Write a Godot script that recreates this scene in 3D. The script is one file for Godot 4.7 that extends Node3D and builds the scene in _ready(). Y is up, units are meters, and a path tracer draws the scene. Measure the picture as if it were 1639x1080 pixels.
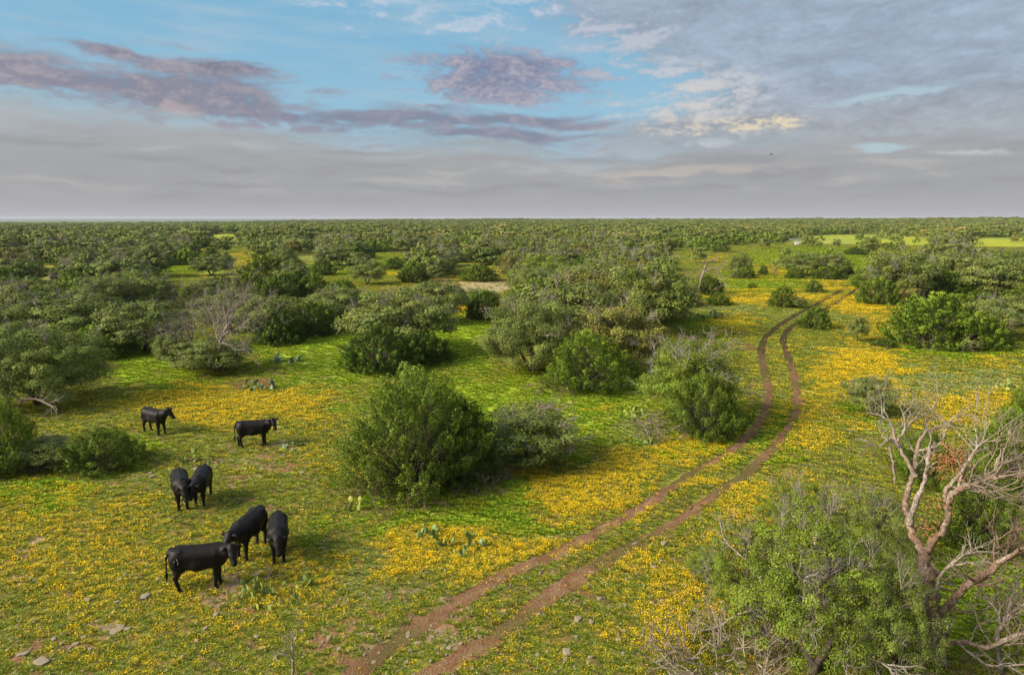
extends Node3D
# A drone view over a Texas ranch: black cows on a flowering meadow, a two-rut dirt track, live oaks and junipers to the horizon.

class Acc:
	var v := PackedVector3Array()
	var n := PackedVector3Array()
	var c := PackedColorArray()
	var i := PackedInt32Array()
	func tri(a: Vector3, b: Vector3, d: Vector3, nr: Vector3, col: Color) -> void:
		var k := v.size()
		v.push_back(a); v.push_back(b); v.push_back(d)
		n.push_back(nr); n.push_back(nr); n.push_back(nr)
		c.push_back(col); c.push_back(col); c.push_back(col)
		if (d - a).cross(b - a).dot(nr) >= 0.0:
			i.push_back(k); i.push_back(k + 1); i.push_back(k + 2)
		else:
			i.push_back(k); i.push_back(k + 2); i.push_back(k + 1)
	func kite(a: Vector3, b: Vector3, d: Vector3, e: Vector3, nr: Vector3, col: Color) -> void:
		var k := v.size()
		v.push_back(a); v.push_back(b); v.push_back(d); v.push_back(e)
		for q in 4:
			n.push_back(nr); c.push_back(col)
		if (d - a).cross(b - e).dot(nr) >= 0.0:
			i.append_array(PackedInt32Array([k, k + 1, k + 2, k, k + 2, k + 3]))
		else:
			i.append_array(PackedInt32Array([k, k + 2, k + 1, k, k + 3, k + 2]))
	func mesh(m: Material) -> ArrayMesh:
		var a := []
		a.resize(Mesh.ARRAY_MAX)
		a[Mesh.ARRAY_VERTEX] = v
		a[Mesh.ARRAY_NORMAL] = n
		a[Mesh.ARRAY_COLOR] = c
		a[Mesh.ARRAY_INDEX] = i
		var am := ArrayMesh.new()
		am.add_surface_from_arrays(Mesh.PRIMITIVE_TRIANGLES, a)
		am.surface_set_material(0, m)
		return am

var rng := RandomNumberGenerator.new()
var nz := FastNoiseLite.new()      # smooth value noise, period about 1 / frequency
var fb := FastNoiseLite.new()      # fractal noise
var M := {}
var used := {}

func _ready() -> void:
	rng.seed = 20250
	nz.seed = 11; nz.noise_type = FastNoiseLite.TYPE_SIMPLEX_SMOOTH; nz.frequency = 1.0; nz.fractal_type = FastNoiseLite.FRACTAL_NONE
	fb.seed = 5; fb.noise_type = FastNoiseLite.TYPE_SIMPLEX_SMOOTH; fb.frequency = 1.0; fb.fractal_octaves = 5; fb.fractal_gain = 0.55
	# camera: a drone 12 m up, looking slightly down
	var cam := Camera3D.new()
	cam.name = "camera"
	cam.fov = 52.63
	cam.near = 0.1
	cam.far = 20000.0
	cam.position = Vector3(0, 12, 0)
	cam.rotation_degrees.x = -9.87
	add_child(cam)
	# sky
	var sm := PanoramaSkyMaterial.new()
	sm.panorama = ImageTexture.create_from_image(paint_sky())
	var env := Environment.new()
	env.background_mode = Environment.BG_SKY
	env.sky = Sky.new()
	env.sky.sky_material = sm
	env.background_energy_multiplier = 0.41
	env.tonemap_mode = Environment.TONE_MAPPER_LINEAR
	env.tonemap_exposure = 2.6
	env.sdfgi_enabled = true
	env.ssao_enabled = true
	env.ssil_enabled = true
	env.fog_enabled = true
	env.fog_density = 0.00005
	env.fog_light_color = Color(0.80, 0.84, 0.9)
	var we := WorldEnvironment.new()
	we.name = "world_environment"
	we.environment = env
	add_child(we)
	# low evening sun from the left, veiled by thin cloud
	var sun := DirectionalLight3D.new()
	sun.name = "sun"
	sun.light_color = Color(1.0, 0.945, 0.86)
	sun.light_energy = 1.12
	sun.light_angular_distance = 24.0
	sun.shadow_enabled = true
	add_child(sun)
	sun.look_at_from_position(Vector3(-8.2, 5.0, 3.2), Vector3.ZERO)
	make_materials()
	build_biome()
	build_ground()
	build_track()
	build_woods()
	build_dead_trees()
	build_scrub()
	build_cows()
	build_cacti()
	build_rocks()
	build_far_things()
	build_meadow()

# ------------------------------------------------------------------ naming
func numbered(called: String) -> String:
	var k: int = used.get(called, 0)
	used[called] = k + 1
	return called if k == 0 else "%s_%03d" % [called, k]

func thing(called: String, label: String, category: String, at := Vector3.ZERO, turn := 0.0, group := "") -> Node3D:
	var o := Node3D.new()
	o.name = numbered(called)
	add_child(o)
	o.position = at
	o.rotation.y = turn
	tag(o, label, category, group)
	return o

func tag(o: Node, label: String, category: String, group := "", kind := "") -> void:
	if label: o.set_meta("label", label)
	if category: o.set_meta("category", category)
	if group: o.set_meta("group", group)
	if kind: o.set_meta("kind", kind)

func part(called: String, m: Mesh, parent: Node, mat: Material = null, xf := Transform3D()) -> MeshInstance3D:
	var o := MeshInstance3D.new()
	o.name = numbered(called) if parent == self else called
	o.mesh = m
	if mat: o.material_override = mat
	o.transform = xf
	parent.add_child(o, true)
	return o

func rnd(a: float, b: float) -> float:
	return rng.randf_range(a, b)

func rvec() -> Vector3:
	var y := rng.randf() * 2.0 - 1.0
	var a := rng.randf() * TAU
	var r := sqrt(1.0 - y * y)
	return Vector3(r * cos(a), y, r * sin(a))

func flat(called: String, c: Color, rough := 0.9, vc := false, spec := 0.3) -> StandardMaterial3D:
	var m := StandardMaterial3D.new()
	m.resource_name = called
	m.albedo_color = c.linear_to_srgb()
	m.roughness = rough
	m.vertex_color_use_as_albedo = vc
	m.metallic_specular = spec
	return m

func noise_tex(size: int, freq: float, sd: int, lo: Color, hi: Color, octs := 4, bump := false) -> Texture2D:
	var f := FastNoiseLite.new()
	f.seed = sd; f.frequency = freq; f.fractal_octaves = octs; f.noise_type = FastNoiseLite.TYPE_SIMPLEX_SMOOTH
	var img := f.get_seamless_image(size, size)
	img.convert(Image.FORMAT_RGB8)
	var d := img.get_data()
	var k := 0
	while k < d.size():
		var t: float = clampf(d[k] / 255.0 * 1.5 - 0.25, 0.0, 1.0)
		var q := lo.lerp(hi, t)
		d[k] = int(q.r * 255.0); d[k + 1] = int(q.g * 255.0); d[k + 2] = int(q.b * 255.0)
		k += 3
	return ImageTexture.create_from_image(Image.create_from_data(size, size, false, Image.FORMAT_RGB8, d))

func make_materials() -> void:
	var leafy := func(called: String, c: Color, back: float) -> StandardMaterial3D:
		var m := flat(called, c, 0.62, true, 0.25)
		m.backlight_enabled = true
		m.backlight = Color(back, back, back)
		return m
	# leaf materials multiply the leaves' own vertex colours
	M.oak = [leafy.call("oak_leaves_olive", Color(1.12, 1.12, 1.1), 0.28), leafy.call("oak_leaves_grey", Color(1.12, 1.1, 1.32), 0.25), leafy.call("oak_leaves_bright", Color(1.08, 1.18, 0.62), 0.3), leafy.call("oak_leaves_brown", Color(1.35, 1.06, 1.05), 0.25)]
	M.jun = [leafy.call("juniper_sprays", Color(1, 1.02, 1), 0.25), leafy.call("juniper_sprays_dark", Color(0.76, 0.86, 0.95), 0.2), leafy.call("juniper_sprays_bright", Color(1.1, 1.17, 0.9), 0.28)]
	M.bark = flat("oak_bark", Color(0.15, 0.125, 0.1), 0.95, true)
	M.bark.albedo_texture = noise_tex(256, 0.03, 3, Color(0.5, 0.47, 0.44), Color(1, 1, 1))
	M.bark.uv1_triplanar = true
	M.bark.uv1_scale = Vector3(2.5, 0.9, 2.5)
	M.bark.heightmap_enabled = true
	M.bark.heightmap_texture = M.bark.albedo_texture
	M.bark.heightmap_scale = 2.0
	M.dead = flat("bleached_dead_wood", Color(0.42, 0.39, 0.35), 0.9, true)
	M.dead.albedo_texture = noise_tex(256, 0.025, 8, Color(0.55, 0.5, 0.47), Color(1, 1, 1))
	M.dead.uv1_triplanar = true
	M.dead.uv1_scale = Vector3(3, 1.2, 3)
	M.dead.heightmap_enabled = true
	M.dead.heightmap_texture = M.dead.albedo_texture
	M.dead.heightmap_scale = 2.0
	M.ground = flat("meadow_soil_and_turf", Color(1, 1, 1), 0.97, true, 0.1)
	M.ground.albedo_texture = noise_tex(1024, 0.02, 21, Color(0.82, 0.81, 0.78), Color(1, 1, 1), 6)
	M.ground.uv1_triplanar = true
	M.ground.uv1_world_triplanar = true
	M.ground.uv1_scale = Vector3.ONE * 0.23
	M.ground.heightmap_enabled = true
	M.ground.heightmap_texture = M.ground.albedo_texture
	M.ground.heightmap_scale = 6.0
	M.track = flat("bare_red_earth", Color(1, 1, 1), 0.98, true, 0.08)
	M.track.albedo_texture = noise_tex(512, 0.03, 31, Color(0.74, 0.71, 0.68), Color(1, 1, 1), 6)
	M.track.uv1_triplanar = true
	M.track.uv1_world_triplanar = true
	M.track.uv1_scale = Vector3.ONE * 0.7
	M.track.heightmap_enabled = true
	M.track.heightmap_texture = M.track.albedo_texture
	M.track.heightmap_scale = 4.0
	M.herb = leafy.call("meadow_herbs", Color(1, 1, 1), 0.4)
	M.pad = flat("cactus_skin", Color(1, 1, 1), 0.55, true, 0.4)
	M.rock = flat("limestone", Color(0.36, 0.32, 0.25), 0.95, true)
	M.rock.albedo_texture = noise_tex(256, 0.03, 41, Color(0.6, 0.55, 0.48), Color(1, 1, 1))
	M.rock.uv1_triplanar = true
	M.rock.uv1_scale = Vector3.ONE * 2.0
	M.hide = flat("black_cow_hide", Color(0.010, 0.0085, 0.0078), 0.58, true, 0.3)
	M.hide.rim_enabled = true
	M.hide.rim = 0.05
	M.hide.albedo_texture = noise_tex(256, 0.02, 55, Color(0.55, 0.5, 0.5), Color(1, 1, 1))
	M.hide.uv1_triplanar = true
	M.hide.uv1_scale = Vector3.ONE * 1.3
	M.hoof = flat("dark_hoof", Color(0.02, 0.017, 0.014), 0.5)
	M.nose = flat("wet_black_nose", Color(0.05, 0.045, 0.045), 0.3, false, 0.5)
	M.eye = flat("dark_eye", Color(0.01, 0.008, 0.006), 0.08, false, 0.6)
	M.brand = flat("white_brand_scar", Color(0.34, 0.33, 0.32), 0.9)

# ------------------------------------------------------------------ sky
func blob(q: Vector2, ca: float, ce: float, ra: float, re: float, tilt: float, nval: float, soft := 0.55) -> float:
	# a ragged cloud patch: 1 inside, 0 outside; q in degrees of azimuth and elevation
	var dx := q.x - ca
	var dy := q.y - ce - dx * tilt
	if absf(dx) > ra * 1.8 or absf(dy) > re * 2.4: return 0.0
	var d := 1.0 - sqrt((dx / ra) * (dx / ra) + (dy / re) * (dy / re))
	return smoothstep(-soft * 0.5, soft, d + nval)

func sky_color(az: float, el: float) -> Color:
	var s := sin(deg_to_rad(az)) * 57.3
	var k := -cos(deg_to_rad(az)) * 57.3
	var f1 := fb.get_noise_3d(s * 0.075, el * 0.24, k * 0.075)                  # broad, lying flat
	var f2 := fb.get_noise_3d(s * 0.3 + f1 * 1.5, el * 0.85, k * 0.3)            # puffs
	var f3 := fb.get_noise_3d(s * 0.09 + 40.0, el * 0.9 + f1 * 0.8, k * 0.09)    # long streaks
	var f4 := nz.get_noise_3d(s * 1.5 + f2 * 2.0, el * 3.6 + f1 * 3.0, k * 1.5) * 0.65 + nz.get_noise_3d(s * 3.4, el * 7.5 + f2 * 2.0, k * 3.4) * 0.35   # fine cells
	var w := Vector2(az + f1 * 3.0 + f2 * 0.8, el + f1 * 0.9 + f2 * 0.35 + f4 * 0.12)
	f2 = f2 * 0.8 + f4 * 0.2
	# clear sky
	var c := Color(0.63, 0.73, 0.79).lerp(Color(0.57, 0.735, 0.825), smoothstep(0.0, 8.0, el))
	c = c.lerp(Color(0.49, 0.69, 0.81), smoothstep(7.0, 16.5, el))
	c = c.lerp(Color(0.34, 0.56, 0.78), smoothstep(18.0, 70.0, el))
	# thin high veil
	c = c.lerp(Color(0.68, 0.75, 0.81), clampf(0.10 + f1 * 0.55 + f3 * 0.5, 0.0, 0.7))
	# grey layer low over the horizon
	var edge := 7.6 - smoothstep(-35.0, 5.0, az) * 1.9 + smoothstep(6.0, 30.0, az) * 1.5
	var veil := smoothstep(edge + 1.6, edge - 1.9, el + f1 * 1.6 + f3 * 1.1)
	var grey := Color(0.668, 0.66, 0.682).lerp(Color(0.628, 0.628, 0.636), smoothstep(0.2, 2.2, el))
	grey = grey.lerp(Color(0.66, 0.672, 0.685), smoothstep(3.5, 8.0, el))
	grey = grey * (1.0 + f3 * 0.05 * smoothstep(0.3, 3.0, el))
	c = c.lerp(grey, veil * 0.97)
	# thin lighter and darker streaks in it
	var st := smoothstep(0.16, 0.5, f3 + f2 * 0.25) * smoothstep(1.2, 3.0, el) * smoothstep(9.5, 5.0, el)
	c = c.lerp(Color(0.71, 0.705, 0.69), st * 0.5)
	st = smoothstep(0.14, 0.5, -f3 + f1 * 0.3) * smoothstep(0.8, 2.5, el) * smoothstep(8.0, 4.0, el)
	c = c.lerp(Color(0.585, 0.58, 0.60), st * 0.45)
	# sheet of altocumulus over the right half, carried on overhead to add ambient light
	var lim := 2.0 + smoothstep(16.0, 9.5, el) * 10.5 - smoothstep(9.0, 6.5, el) * 7.0
	var sheet := smoothstep(-3.0, 4.5, w.x - lim + f2 * 7.0) * smoothstep(4.2, 7.2, el)
	sheet = maxf(sheet, smoothstep(19.0, 42.0, el + f1 * 14.0) * 0.85)  # unseen part above the view, added to raise the ambient light
	if az > 70.0 or az < -100.0:
		sheet *= clampf(0.75 + f1 * 1.5, 0.0, 1.0)
	var rip := nz.get_noise_3d(s * 0.16 + el * 0.25, el * 0.95 + f1 * 2.5, k * 0.16)
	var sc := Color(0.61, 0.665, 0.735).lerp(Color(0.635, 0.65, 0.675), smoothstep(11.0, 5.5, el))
	sc = sc.lerp(Color(0.90, 0.91, 0.93), smoothstep(17.0, 52.0, el))  # cloud colour brightened towards the zenith as extra fill light
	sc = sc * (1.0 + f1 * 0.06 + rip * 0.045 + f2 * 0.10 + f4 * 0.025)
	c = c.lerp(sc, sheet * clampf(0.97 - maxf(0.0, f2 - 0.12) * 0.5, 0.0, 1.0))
	# bright ragged edge of the sheet, lit by the low sun
	var rim := sheet * smoothstep(11.0, 2.0, w.x - lim) * smoothstep(7.0, 8.6, el) * smoothstep(13.0, 10.0, el)
	c = c.lerp(Color(0.80, 0.80, 0.81), clampf(rim * (0.45 + f2 * 1.4), 0.0, 0.75))
	var t := blob(w, 14.07,8.47,5.9,1.95, -0.03, f2 * 0.9)
	c = c.lerp(Color(0.79, 0.785, 0.785), t * clampf(0.42 + f2 * 1.1 + f4 * 0.35, 0.0, 0.8))
	t = blob(w, 16.94,7.24,6.22,0.69, 0.02, f2 * 0.9)
	c = c.lerp(Color(0.85, 0.79, 0.70), t * clampf(0.28 + f2 * 1.2 + f4 * 0.6, 0.0, 0.8))
	t = blob(w, 20.1,7.29,2.89,0.58, 0.0, f2 * 0.8)
	c = c.lerp(Color(0.90, 0.835, 0.70), t * clampf(0.3 + f2 * 1.2 + f4 * 0.7, 0.0, 0.75))
	t = blob(w, 14.76,3.74,6.9,0.53, 0.035, f3 * 0.7 + f2 * 0.6)
	c = c.lerp(Color(0.75, 0.715, 0.675), t * 0.6)
	# small puffs high in the middle
	t = blob(w, -4.38,16.19,8.24,1.9, 0.0, f2 * 1.5 - 0.15)
	c = c.lerp(Color(0.76, 0.79, 0.85), t * clampf(0.35 + f2 * 1.3, 0.0, 0.85))
	t = blob(w, 8.39,13.06,4.36,2.42, 0.0, f2 * 1.9 - 0.35)
	c = c.lerp(Color(0.74, 0.755, 0.80), t * 0.75)
	# purple-grey cloud bank on the left and its trailing wedge
	var purple := Color(0.47, 0.465, 0.54).lerp(Color(0.64, 0.60, 0.635), clampf(0.45 + f2 * 1.3 + f1 * 0.4 + f4 * 0.3, 0.0, 1.0))
	t = blob(w, -34.32,9.6,10.07,1.58, -0.055, f2 * 0.8 + f3 * 0.35)
	t = maxf(t, blob(w, -24.04,8.86,10.41,1.89, -0.075, f2 * 0.85 + f3 * 0.3))
	t = maxf(t, blob(w, -23.9,10.65,7.48,1.26, -0.085, f3 * 0.9 + f2 * 0.7 - 0.1))
	c = c.lerp(purple, clampf(t * 0.9, 0.0, 0.9))
	var dark := Color(0.46, 0.485, 0.57).lerp(Color(0.595, 0.585, 0.64), clampf(0.5 + f2 * 1.2, 0.0, 1.0))
	t = blob(w, -7,7.75,13.67,0.95, 0.0, f3 * 0.75 + f2 * 0.45)
	t = maxf(t, blob(w, -1.49,6.56,7.55,0.87, -0.02, f3 * 0.9 + f2 * 0.3))
	c = c.lerp(dark, clampf(t * 0.9, 0.0, 0.9))
	t = blob(w, -0.97,11.17,7.2,2.01, -0.05, f2 * 1.0 + f3 * 0.3)
	var pink := Color(0.475, 0.485, 0.59).lerp(Color(0.69, 0.645, 0.69), clampf(0.38 + f2 * 1.5 + f4 * 0.45, 0.0, 1.0))
	c = c.lerp(pink, clampf(t * 0.85, 0.0, 0.86))
	t = blob(w, -25.16,7.72,1.86,0.65, 0.0, f2 * 0.7)
	c = c.lerp(Color(0.76, 0.69, 0.665), t * 0.55)
	# gaps to clear sky in the sheet
	t = maxf(blob(w, 28.79,8.63,2.79,0.37, 0.015, f3 * 0.9 + f2 * 0.5), blob(w, 28.21,5.23,2.17,0.39, 0.02, f3 * 0.8 + f2 * 0.5))
	c = c.lerp(Color(0.68, 0.79, 0.83), t * 0.7)
	t = maxf(blob(w, 32.6,4.47,2.53,0.25, 0.0, f3 * 0.9 + f2 * 0.4), blob(w, 15.37,5.86,2.36,0.37, 0.0, f3 + f2 * 0.4 - 0.15))
	c = c.lerp(Color(0.76, 0.785, 0.80), t * 0.7)
	# glow of the veiled sun, far left and behind
	var sd := Vector3(sin(deg_to_rad(az)) * cos(deg_to_rad(el)), sin(deg_to_rad(el)), -cos(deg_to_rad(az)) * cos(deg_to_rad(el))).dot(Vector3(-8.2, 5.0, 3.2).normalized())
	c = c.lerp(Color(0.99, 0.95, 0.88), pow(clampf(sd, 0.0, 1.0), 3.0) * 0.75)
	return c

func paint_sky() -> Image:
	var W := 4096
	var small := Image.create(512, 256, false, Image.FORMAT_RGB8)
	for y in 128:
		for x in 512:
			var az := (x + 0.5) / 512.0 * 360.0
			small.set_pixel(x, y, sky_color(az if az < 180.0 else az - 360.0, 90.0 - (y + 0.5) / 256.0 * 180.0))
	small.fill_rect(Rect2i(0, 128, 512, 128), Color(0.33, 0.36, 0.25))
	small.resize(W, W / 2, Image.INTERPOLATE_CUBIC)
	# the strip of sky near the horizon ahead again, at full sharpness
	var px := 360.0 / W
	var rows := int(26.0 / px)
	var cols := int(55.0 / px)
	for side in 2:
		var p := Image.create(cols, rows, false, Image.FORMAT_RGB8)
		for y in rows:
			for x in cols:
				var az := (x + 0.5) * px - (0.0 if side == 0 else cols * px)
				p.set_pixel(x, y, sky_color(az, (rows - y - 0.5) * px))
		small.blit_rect(p, Rect2i(0, 0, cols, rows), Vector2i(0 if side == 0 else W - cols, W / 4 - rows))
	return small
# ------------------------------------------------------------------ what grows where
# patches on the ground: bearing (x / -z) and log of the distance of the centre, half widths of both, strength
const BLOOM := [
	[-0.444,3.764,0.218,0.137, 1.0], [-0.332,3.678,0.133,0.154, 0.55], [-0.750,3.165,0.201,0.238, 0.8], [-0.505,3.048,0.248,0.235, 0.72], [-0.278,3.490,0.086,0.137, 0.65], [-0.644,2.890,0.242,0.108, 0.6],
	[-0.073,3.129,0.182,0.131, 0.95], [0.131,3.380,0.150,0.164, 1.0], [0.259,3.522,0.086,0.106, 0.9], [0.264,3.009,0.154,0.164, 0.85], [0.370,3.283,0.117,0.172, 0.9], [0.440,3.669,0.083,0.240, 0.85],
	[0.521,3.966,0.089,0.241, 1.0], [0.706,3.726,0.118,0.144, 0.95], [0.658,3.945,0.207,0.186, 0.4], [0.400,4.003,0.023,0.376, 0.5], [0.316,4.344,0.051,0.153, 0.85], [0.364,4.672,0.106,0.140, 1.0],
	[0.516,4.664,0.083,0.267, 1.0], [0.548,4.299,0.084,0.178, 0.75], [0.304,5.302,0.048,0.211, 0.75], [0.375,5.046,0.055,0.177, 0.8], [0.463,4.869,0.032,0.094, 0.95], [0.556,5.875,0.052,0.264, 0.6],
	[0.704,5.831,0.059,0.178, 0.5], [-0.404,5.341,0.033,0.173, 0.95], [-0.389,5.169,0.026,0.173, 0.75], [-0.201,5.036,0.027,0.105, 0.9], [-0.082,4.897,0.032,0.122, 0.95], [-0.045,5.006,0.032,0.136, 0.85],
	[-0.083,4.531,0.042,0.108, 0.95], [0.121,3.734,0.050,0.032, 0.7], [0.353,3.941,0.017,0.165, 0.65], [0.218,3.727,0.047,0.068, 0.4], [0.730,4.049,0.056,0.057, 0.7], [-0.020,2.916,0.100,0.119, 0.45], [-0.459,5.535,0.014,0.162, 0.7]]
const LUSH := [
	[-0.528,4.048,0.089,0.186, 0.9], [-0.286,4.120,0.105,0.258, 1.0], [-0.100,4.213,0.086,0.284, 1.0], [-0.014,3.737,0.232,0.213, 0.95], [0.095,3.878,0.132,0.136, 0.9], [0.299,3.570,0.079,0.074, 0.95], [-0.048,3.284,0.136,0.057, 0.9],
	[-0.184,3.311,0.039,0.117, 0.8], [0.335,3.696,0.040,0.099, 0.8], [0.405,3.638,0.016,0.156, 0.9], [0.293,4.317,0.051,0.126, 0.8], [0.541,3.696,0.028,0.099, 0.8], [0.718,2.988,0.120,0.206, 1.0], [-0.613,3.515,0.057,0.112, 0.6],
	[0.349,4.874,0.092,0.169, 0.7], [0.438,5.347,0.109,0.350, 0.75], [0.672,4.125,0.093,0.066, 0.8], [-0.504,5.085,0.034,0.110, 0.8], [-0.228,5.213,0.082,0.282, 0.6], [-0.761,3.331,0.082,0.072, 0.7], [-0.303,3.197,0.049,0.085, 0.4]]
const SAGE := [
	[0.226,3.646,0.069,0.113, 0.85], [0.672,3.920,0.155,0.081, 0.95], [0.309,4.531,0.078,0.108, 0.7], [0.433,4.427,0.058,0.091, 0.6], [-0.299,4.028,0.066,0.127, 0.6], [-0.236,3.107,0.059,0.109, 0.5], [0.490,4.131,0.051,0.039, 0.7], [-0.409,5.624,0.027,0.073, 0.5]]
const BARE := [
	[-0.383,3.900,0.043,0.042, 1.3], [0.361,4.141,0.020,0.025, 1.3], [-0.412,3.489,0.086,0.073, 0.6], [-0.512,3.367,0.058,0.049, 0.45], [-0.171,2.862,0.111,0.109, 0.62], [-0.463,2.991,0.075,0.063, 0.55], [-0.801,3.070,0.069,0.072, 0.55],
	[0.057,3.755,0.028,0.040, 0.75], [0.428,3.767,0.045,0.028, 0.75], [-0.050,4.807,0.069,0.103, 1.0], [-0.260,2.932,0.080,0.103, 0.4], [-0.302,5.386,0.016,0.205, 0.8], [-0.657,3.553,0.026,0.029, 0.6], [0.119,3.055,0.040,0.057, 0.3], [-0.778,2.855,0.091,0.073, 0.5], [0.463,5.827,0.027,0.152, 0.5]]
const OPEN := [   # clearings in the far woods
	[-0.505,5.074,0.038,0.121], [-0.420,5.431,0.061,0.289], [-0.401,5.116,0.041,0.226], [-0.300,5.241,0.019,0.310], [-0.262,5.056,0.025,0.125], [-0.187,5.201,0.041,0.312], [-0.064,4.922,0.055,0.259], [0.390,4.831,0.128,1.036], [0.504,5.811,0.113,0.437], [0.713,5.852,0.068,0.220],
	[-0.597,5.925,0.010,0.084], [-0.728,5.870,0.011,0.080], [-0.733,5.081,0.053,0.061], [-0.025,5.616,0.007,0.103], [0.084,5.268,0.006,0.073], [-0.421,6.154,0.027,0.175], [0.251,5.347,0.032,0.350], [0.028,5.699,0.009,0.067]]
const RUT_L := [Vector2(-4.54,-15.91), Vector2(-3.81,-17.14), Vector2(-2.29,-19.14), Vector2(-0.41,-21.35), Vector2(1.85,-23.43), Vector2(4.6,-26.16), Vector2(8.25,-30.52), Vector2(12.1,-35.1), Vector2(14.56,-38.82), Vector2(17.24,-44.47), Vector2(19.81,-51.92), Vector2(21.92,-58.73), Vector2(24.89,-66.45), Vector2(28.94,-74.19), Vector2(34.21,-82.82), Vector2(44.44,-97.92), Vector2(57.18,-117.39), Vector2(66.63,-131.59), Vector2(83.64,-154.91)]
const RUT_R := [Vector2(-2.88,-15.68), Vector2(-2.14,-16.53), Vector2(-0.67,-17.82), Vector2(1.22,-20.23), Vector2(3.11,-22.46), Vector2(5.56,-24.65), Vector2(8.39,-27.85), Vector2(11.47,-31.33), Vector2(14.52,-35.73), Vector2(17,-39.84), Vector2(19.22,-44.47), Vector2(21.61,-50.86), Vector2(24.28,-58.73), Vector2(26.87,-66.45), Vector2(29.81,-72.92), Vector2(34.93,-81.25), Vector2(44.91,-95.04), Vector2(61.85,-120.65), Vector2(80.38,-146.28)]
var near_map := PackedColorArray()
var far_map := PackedColorArray()

func ell(list: Array, x: float, z: float) -> float:
	var best := 0.0
	var u := x / -z
	var l := log(-z)
	for e in list:
		var dx: float = (u - e[0]) / e[2]
		if dx > 1.25 or dx < -1.25: continue
		var dz: float = (l - e[1]) / e[3]
		if dz > 1.25 or dz < -1.25: continue
		var q := smoothstep(1.25, 0.55, sqrt(dx * dx + dz * dz)) * float(e[4] if e.size() > 4 else 1.0)
		if q > best: best = q
	return best

func build_biome() -> void:
	near_map.resize(320 * 250)
	for j in 250:
		for i in 320:
			var x := i * 0.5 - 80.0
			var z := -10.0 - j * 0.5
			near_map[j * 320 + i] = Color(ell(BLOOM, x, z), ell(LUSH, x, z), ell(SAGE, x, z), ell(BARE, x, z))
	far_map.resize(300 * 300)
	for j in 300:
		for i in 300:
			var x := i * 3.0 - 450.0
			var z := -maxf(j, 1) * 3.0
			far_map[j * 300 + i] = Color(ell(BLOOM, x, z), ell(LUSH, x, z), ell(OPEN, x, z), ell(BARE, x, z))

func bio(x: float, z: float) -> Color:      # r bloom, g lush, b sage, a bare
	if z > -134.0 and absf(x) < 79.0 and z < -10.0:
		return near_map[int((-z - 10.0) * 2.0) * 320 + int((x + 80.0) * 2.0)]
	if z > -897.0 and absf(x) < 448.0 and z < 0.0:
		var c := far_map[int(-z / 3.0) * 300 + int((x + 450.0) / 3.0)]
		return Color(c.r, c.g, 0.15, c.a)
	return Color(0, 0.2, 0.1, 0)

func open_at(x: float, z: float) -> float:
	if z > -897.0 and absf(x) < 448.0 and z < 0.0:
		return far_map[int(-z / 3.0) * 300 + int((x + 450.0) / 3.0)].b
	return 0.0

func rut_x(list: Array, z: float) -> Vector2:      # (x, dx/dz) of a rut at that z
	for k in list.size() - 1:
		var a: Vector2 = list[k]
		var b: Vector2 = list[k + 1]
		if z <= a.y and z >= b.y:
			var t := (z - a.y) / (b.y - a.y)
			var m0: Vector2 = (b - list[maxi(k - 1, 0)])
			var m1: Vector2 = (list[mini(k + 2, list.size() - 1)] - a)
			var s0 := m0.x / m0.y
			var s1 := m1.x / m1.y
			var h := b.y - a.y
			var x := (1 + 2 * t) * (1 - t) * (1 - t) * a.x + t * (1 - t) * (1 - t) * h * s0 + t * t * (3 - 2 * t) * b.x + t * t * (t - 1) * h * s1
			return Vector2(x, lerpf(s0, s1, t))
	return Vector2(9999, 0)

var rut_table := PackedVector2Array()
func rut_dist(x: float, z: float) -> float:
	if z > -15.6 or z < -160.0: return 99.0
	if rut_table.is_empty():
		for k in 700:
			for l in [RUT_L, RUT_R]:
				rut_table.push_back(rut_x(l, -15.0 - k * 0.25))
	var k := int((-z - 15.0) * 4.0)
	var a := rut_table[k * 2]
	var b := rut_table[k * 2 + 1]
	return minf(absf(x - a.x) / sqrt(1.0 + a.y * a.y), absf(x - b.x) / sqrt(1.0 + b.y * b.y))

func height(x: float, z: float, fine := true) -> float:
	var r := sqrt(x * x + z * z)
	var h := 0.0
	if fine and r < 140.0:
		h += 0.05 * nz.get_noise_2d(x * 0.22, z * 0.22)
		if r < 70.0:
			h += 0.022 * nz.get_noise_2d(x * 1.4, z * 1.4)
			h -= 0.055 * smoothstep(0.5, 0.12, rut_dist(x, z)) * smoothstep(70.0, 40.0, r)
	if r > 200.0:
		var az := rad_to_deg(atan2(x, -z))
		var g := lerpf(-4.5, 5.6, smoothstep(-30.0, -6.0, az)) + 3.4 * smoothstep(8.0, 36.0, az)
		h += smoothstep(300.0, 2300.0, r) * (g + 2.6 * nz.get_noise_2d(x / 380.0, z / 380.0))
		h -= smoothstep(2600.0, 9000.0, r) * (g + 11.0 - 3.0 * nz.get_noise_2d(x / 1500.0, z / 1500.0))
	return h

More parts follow.
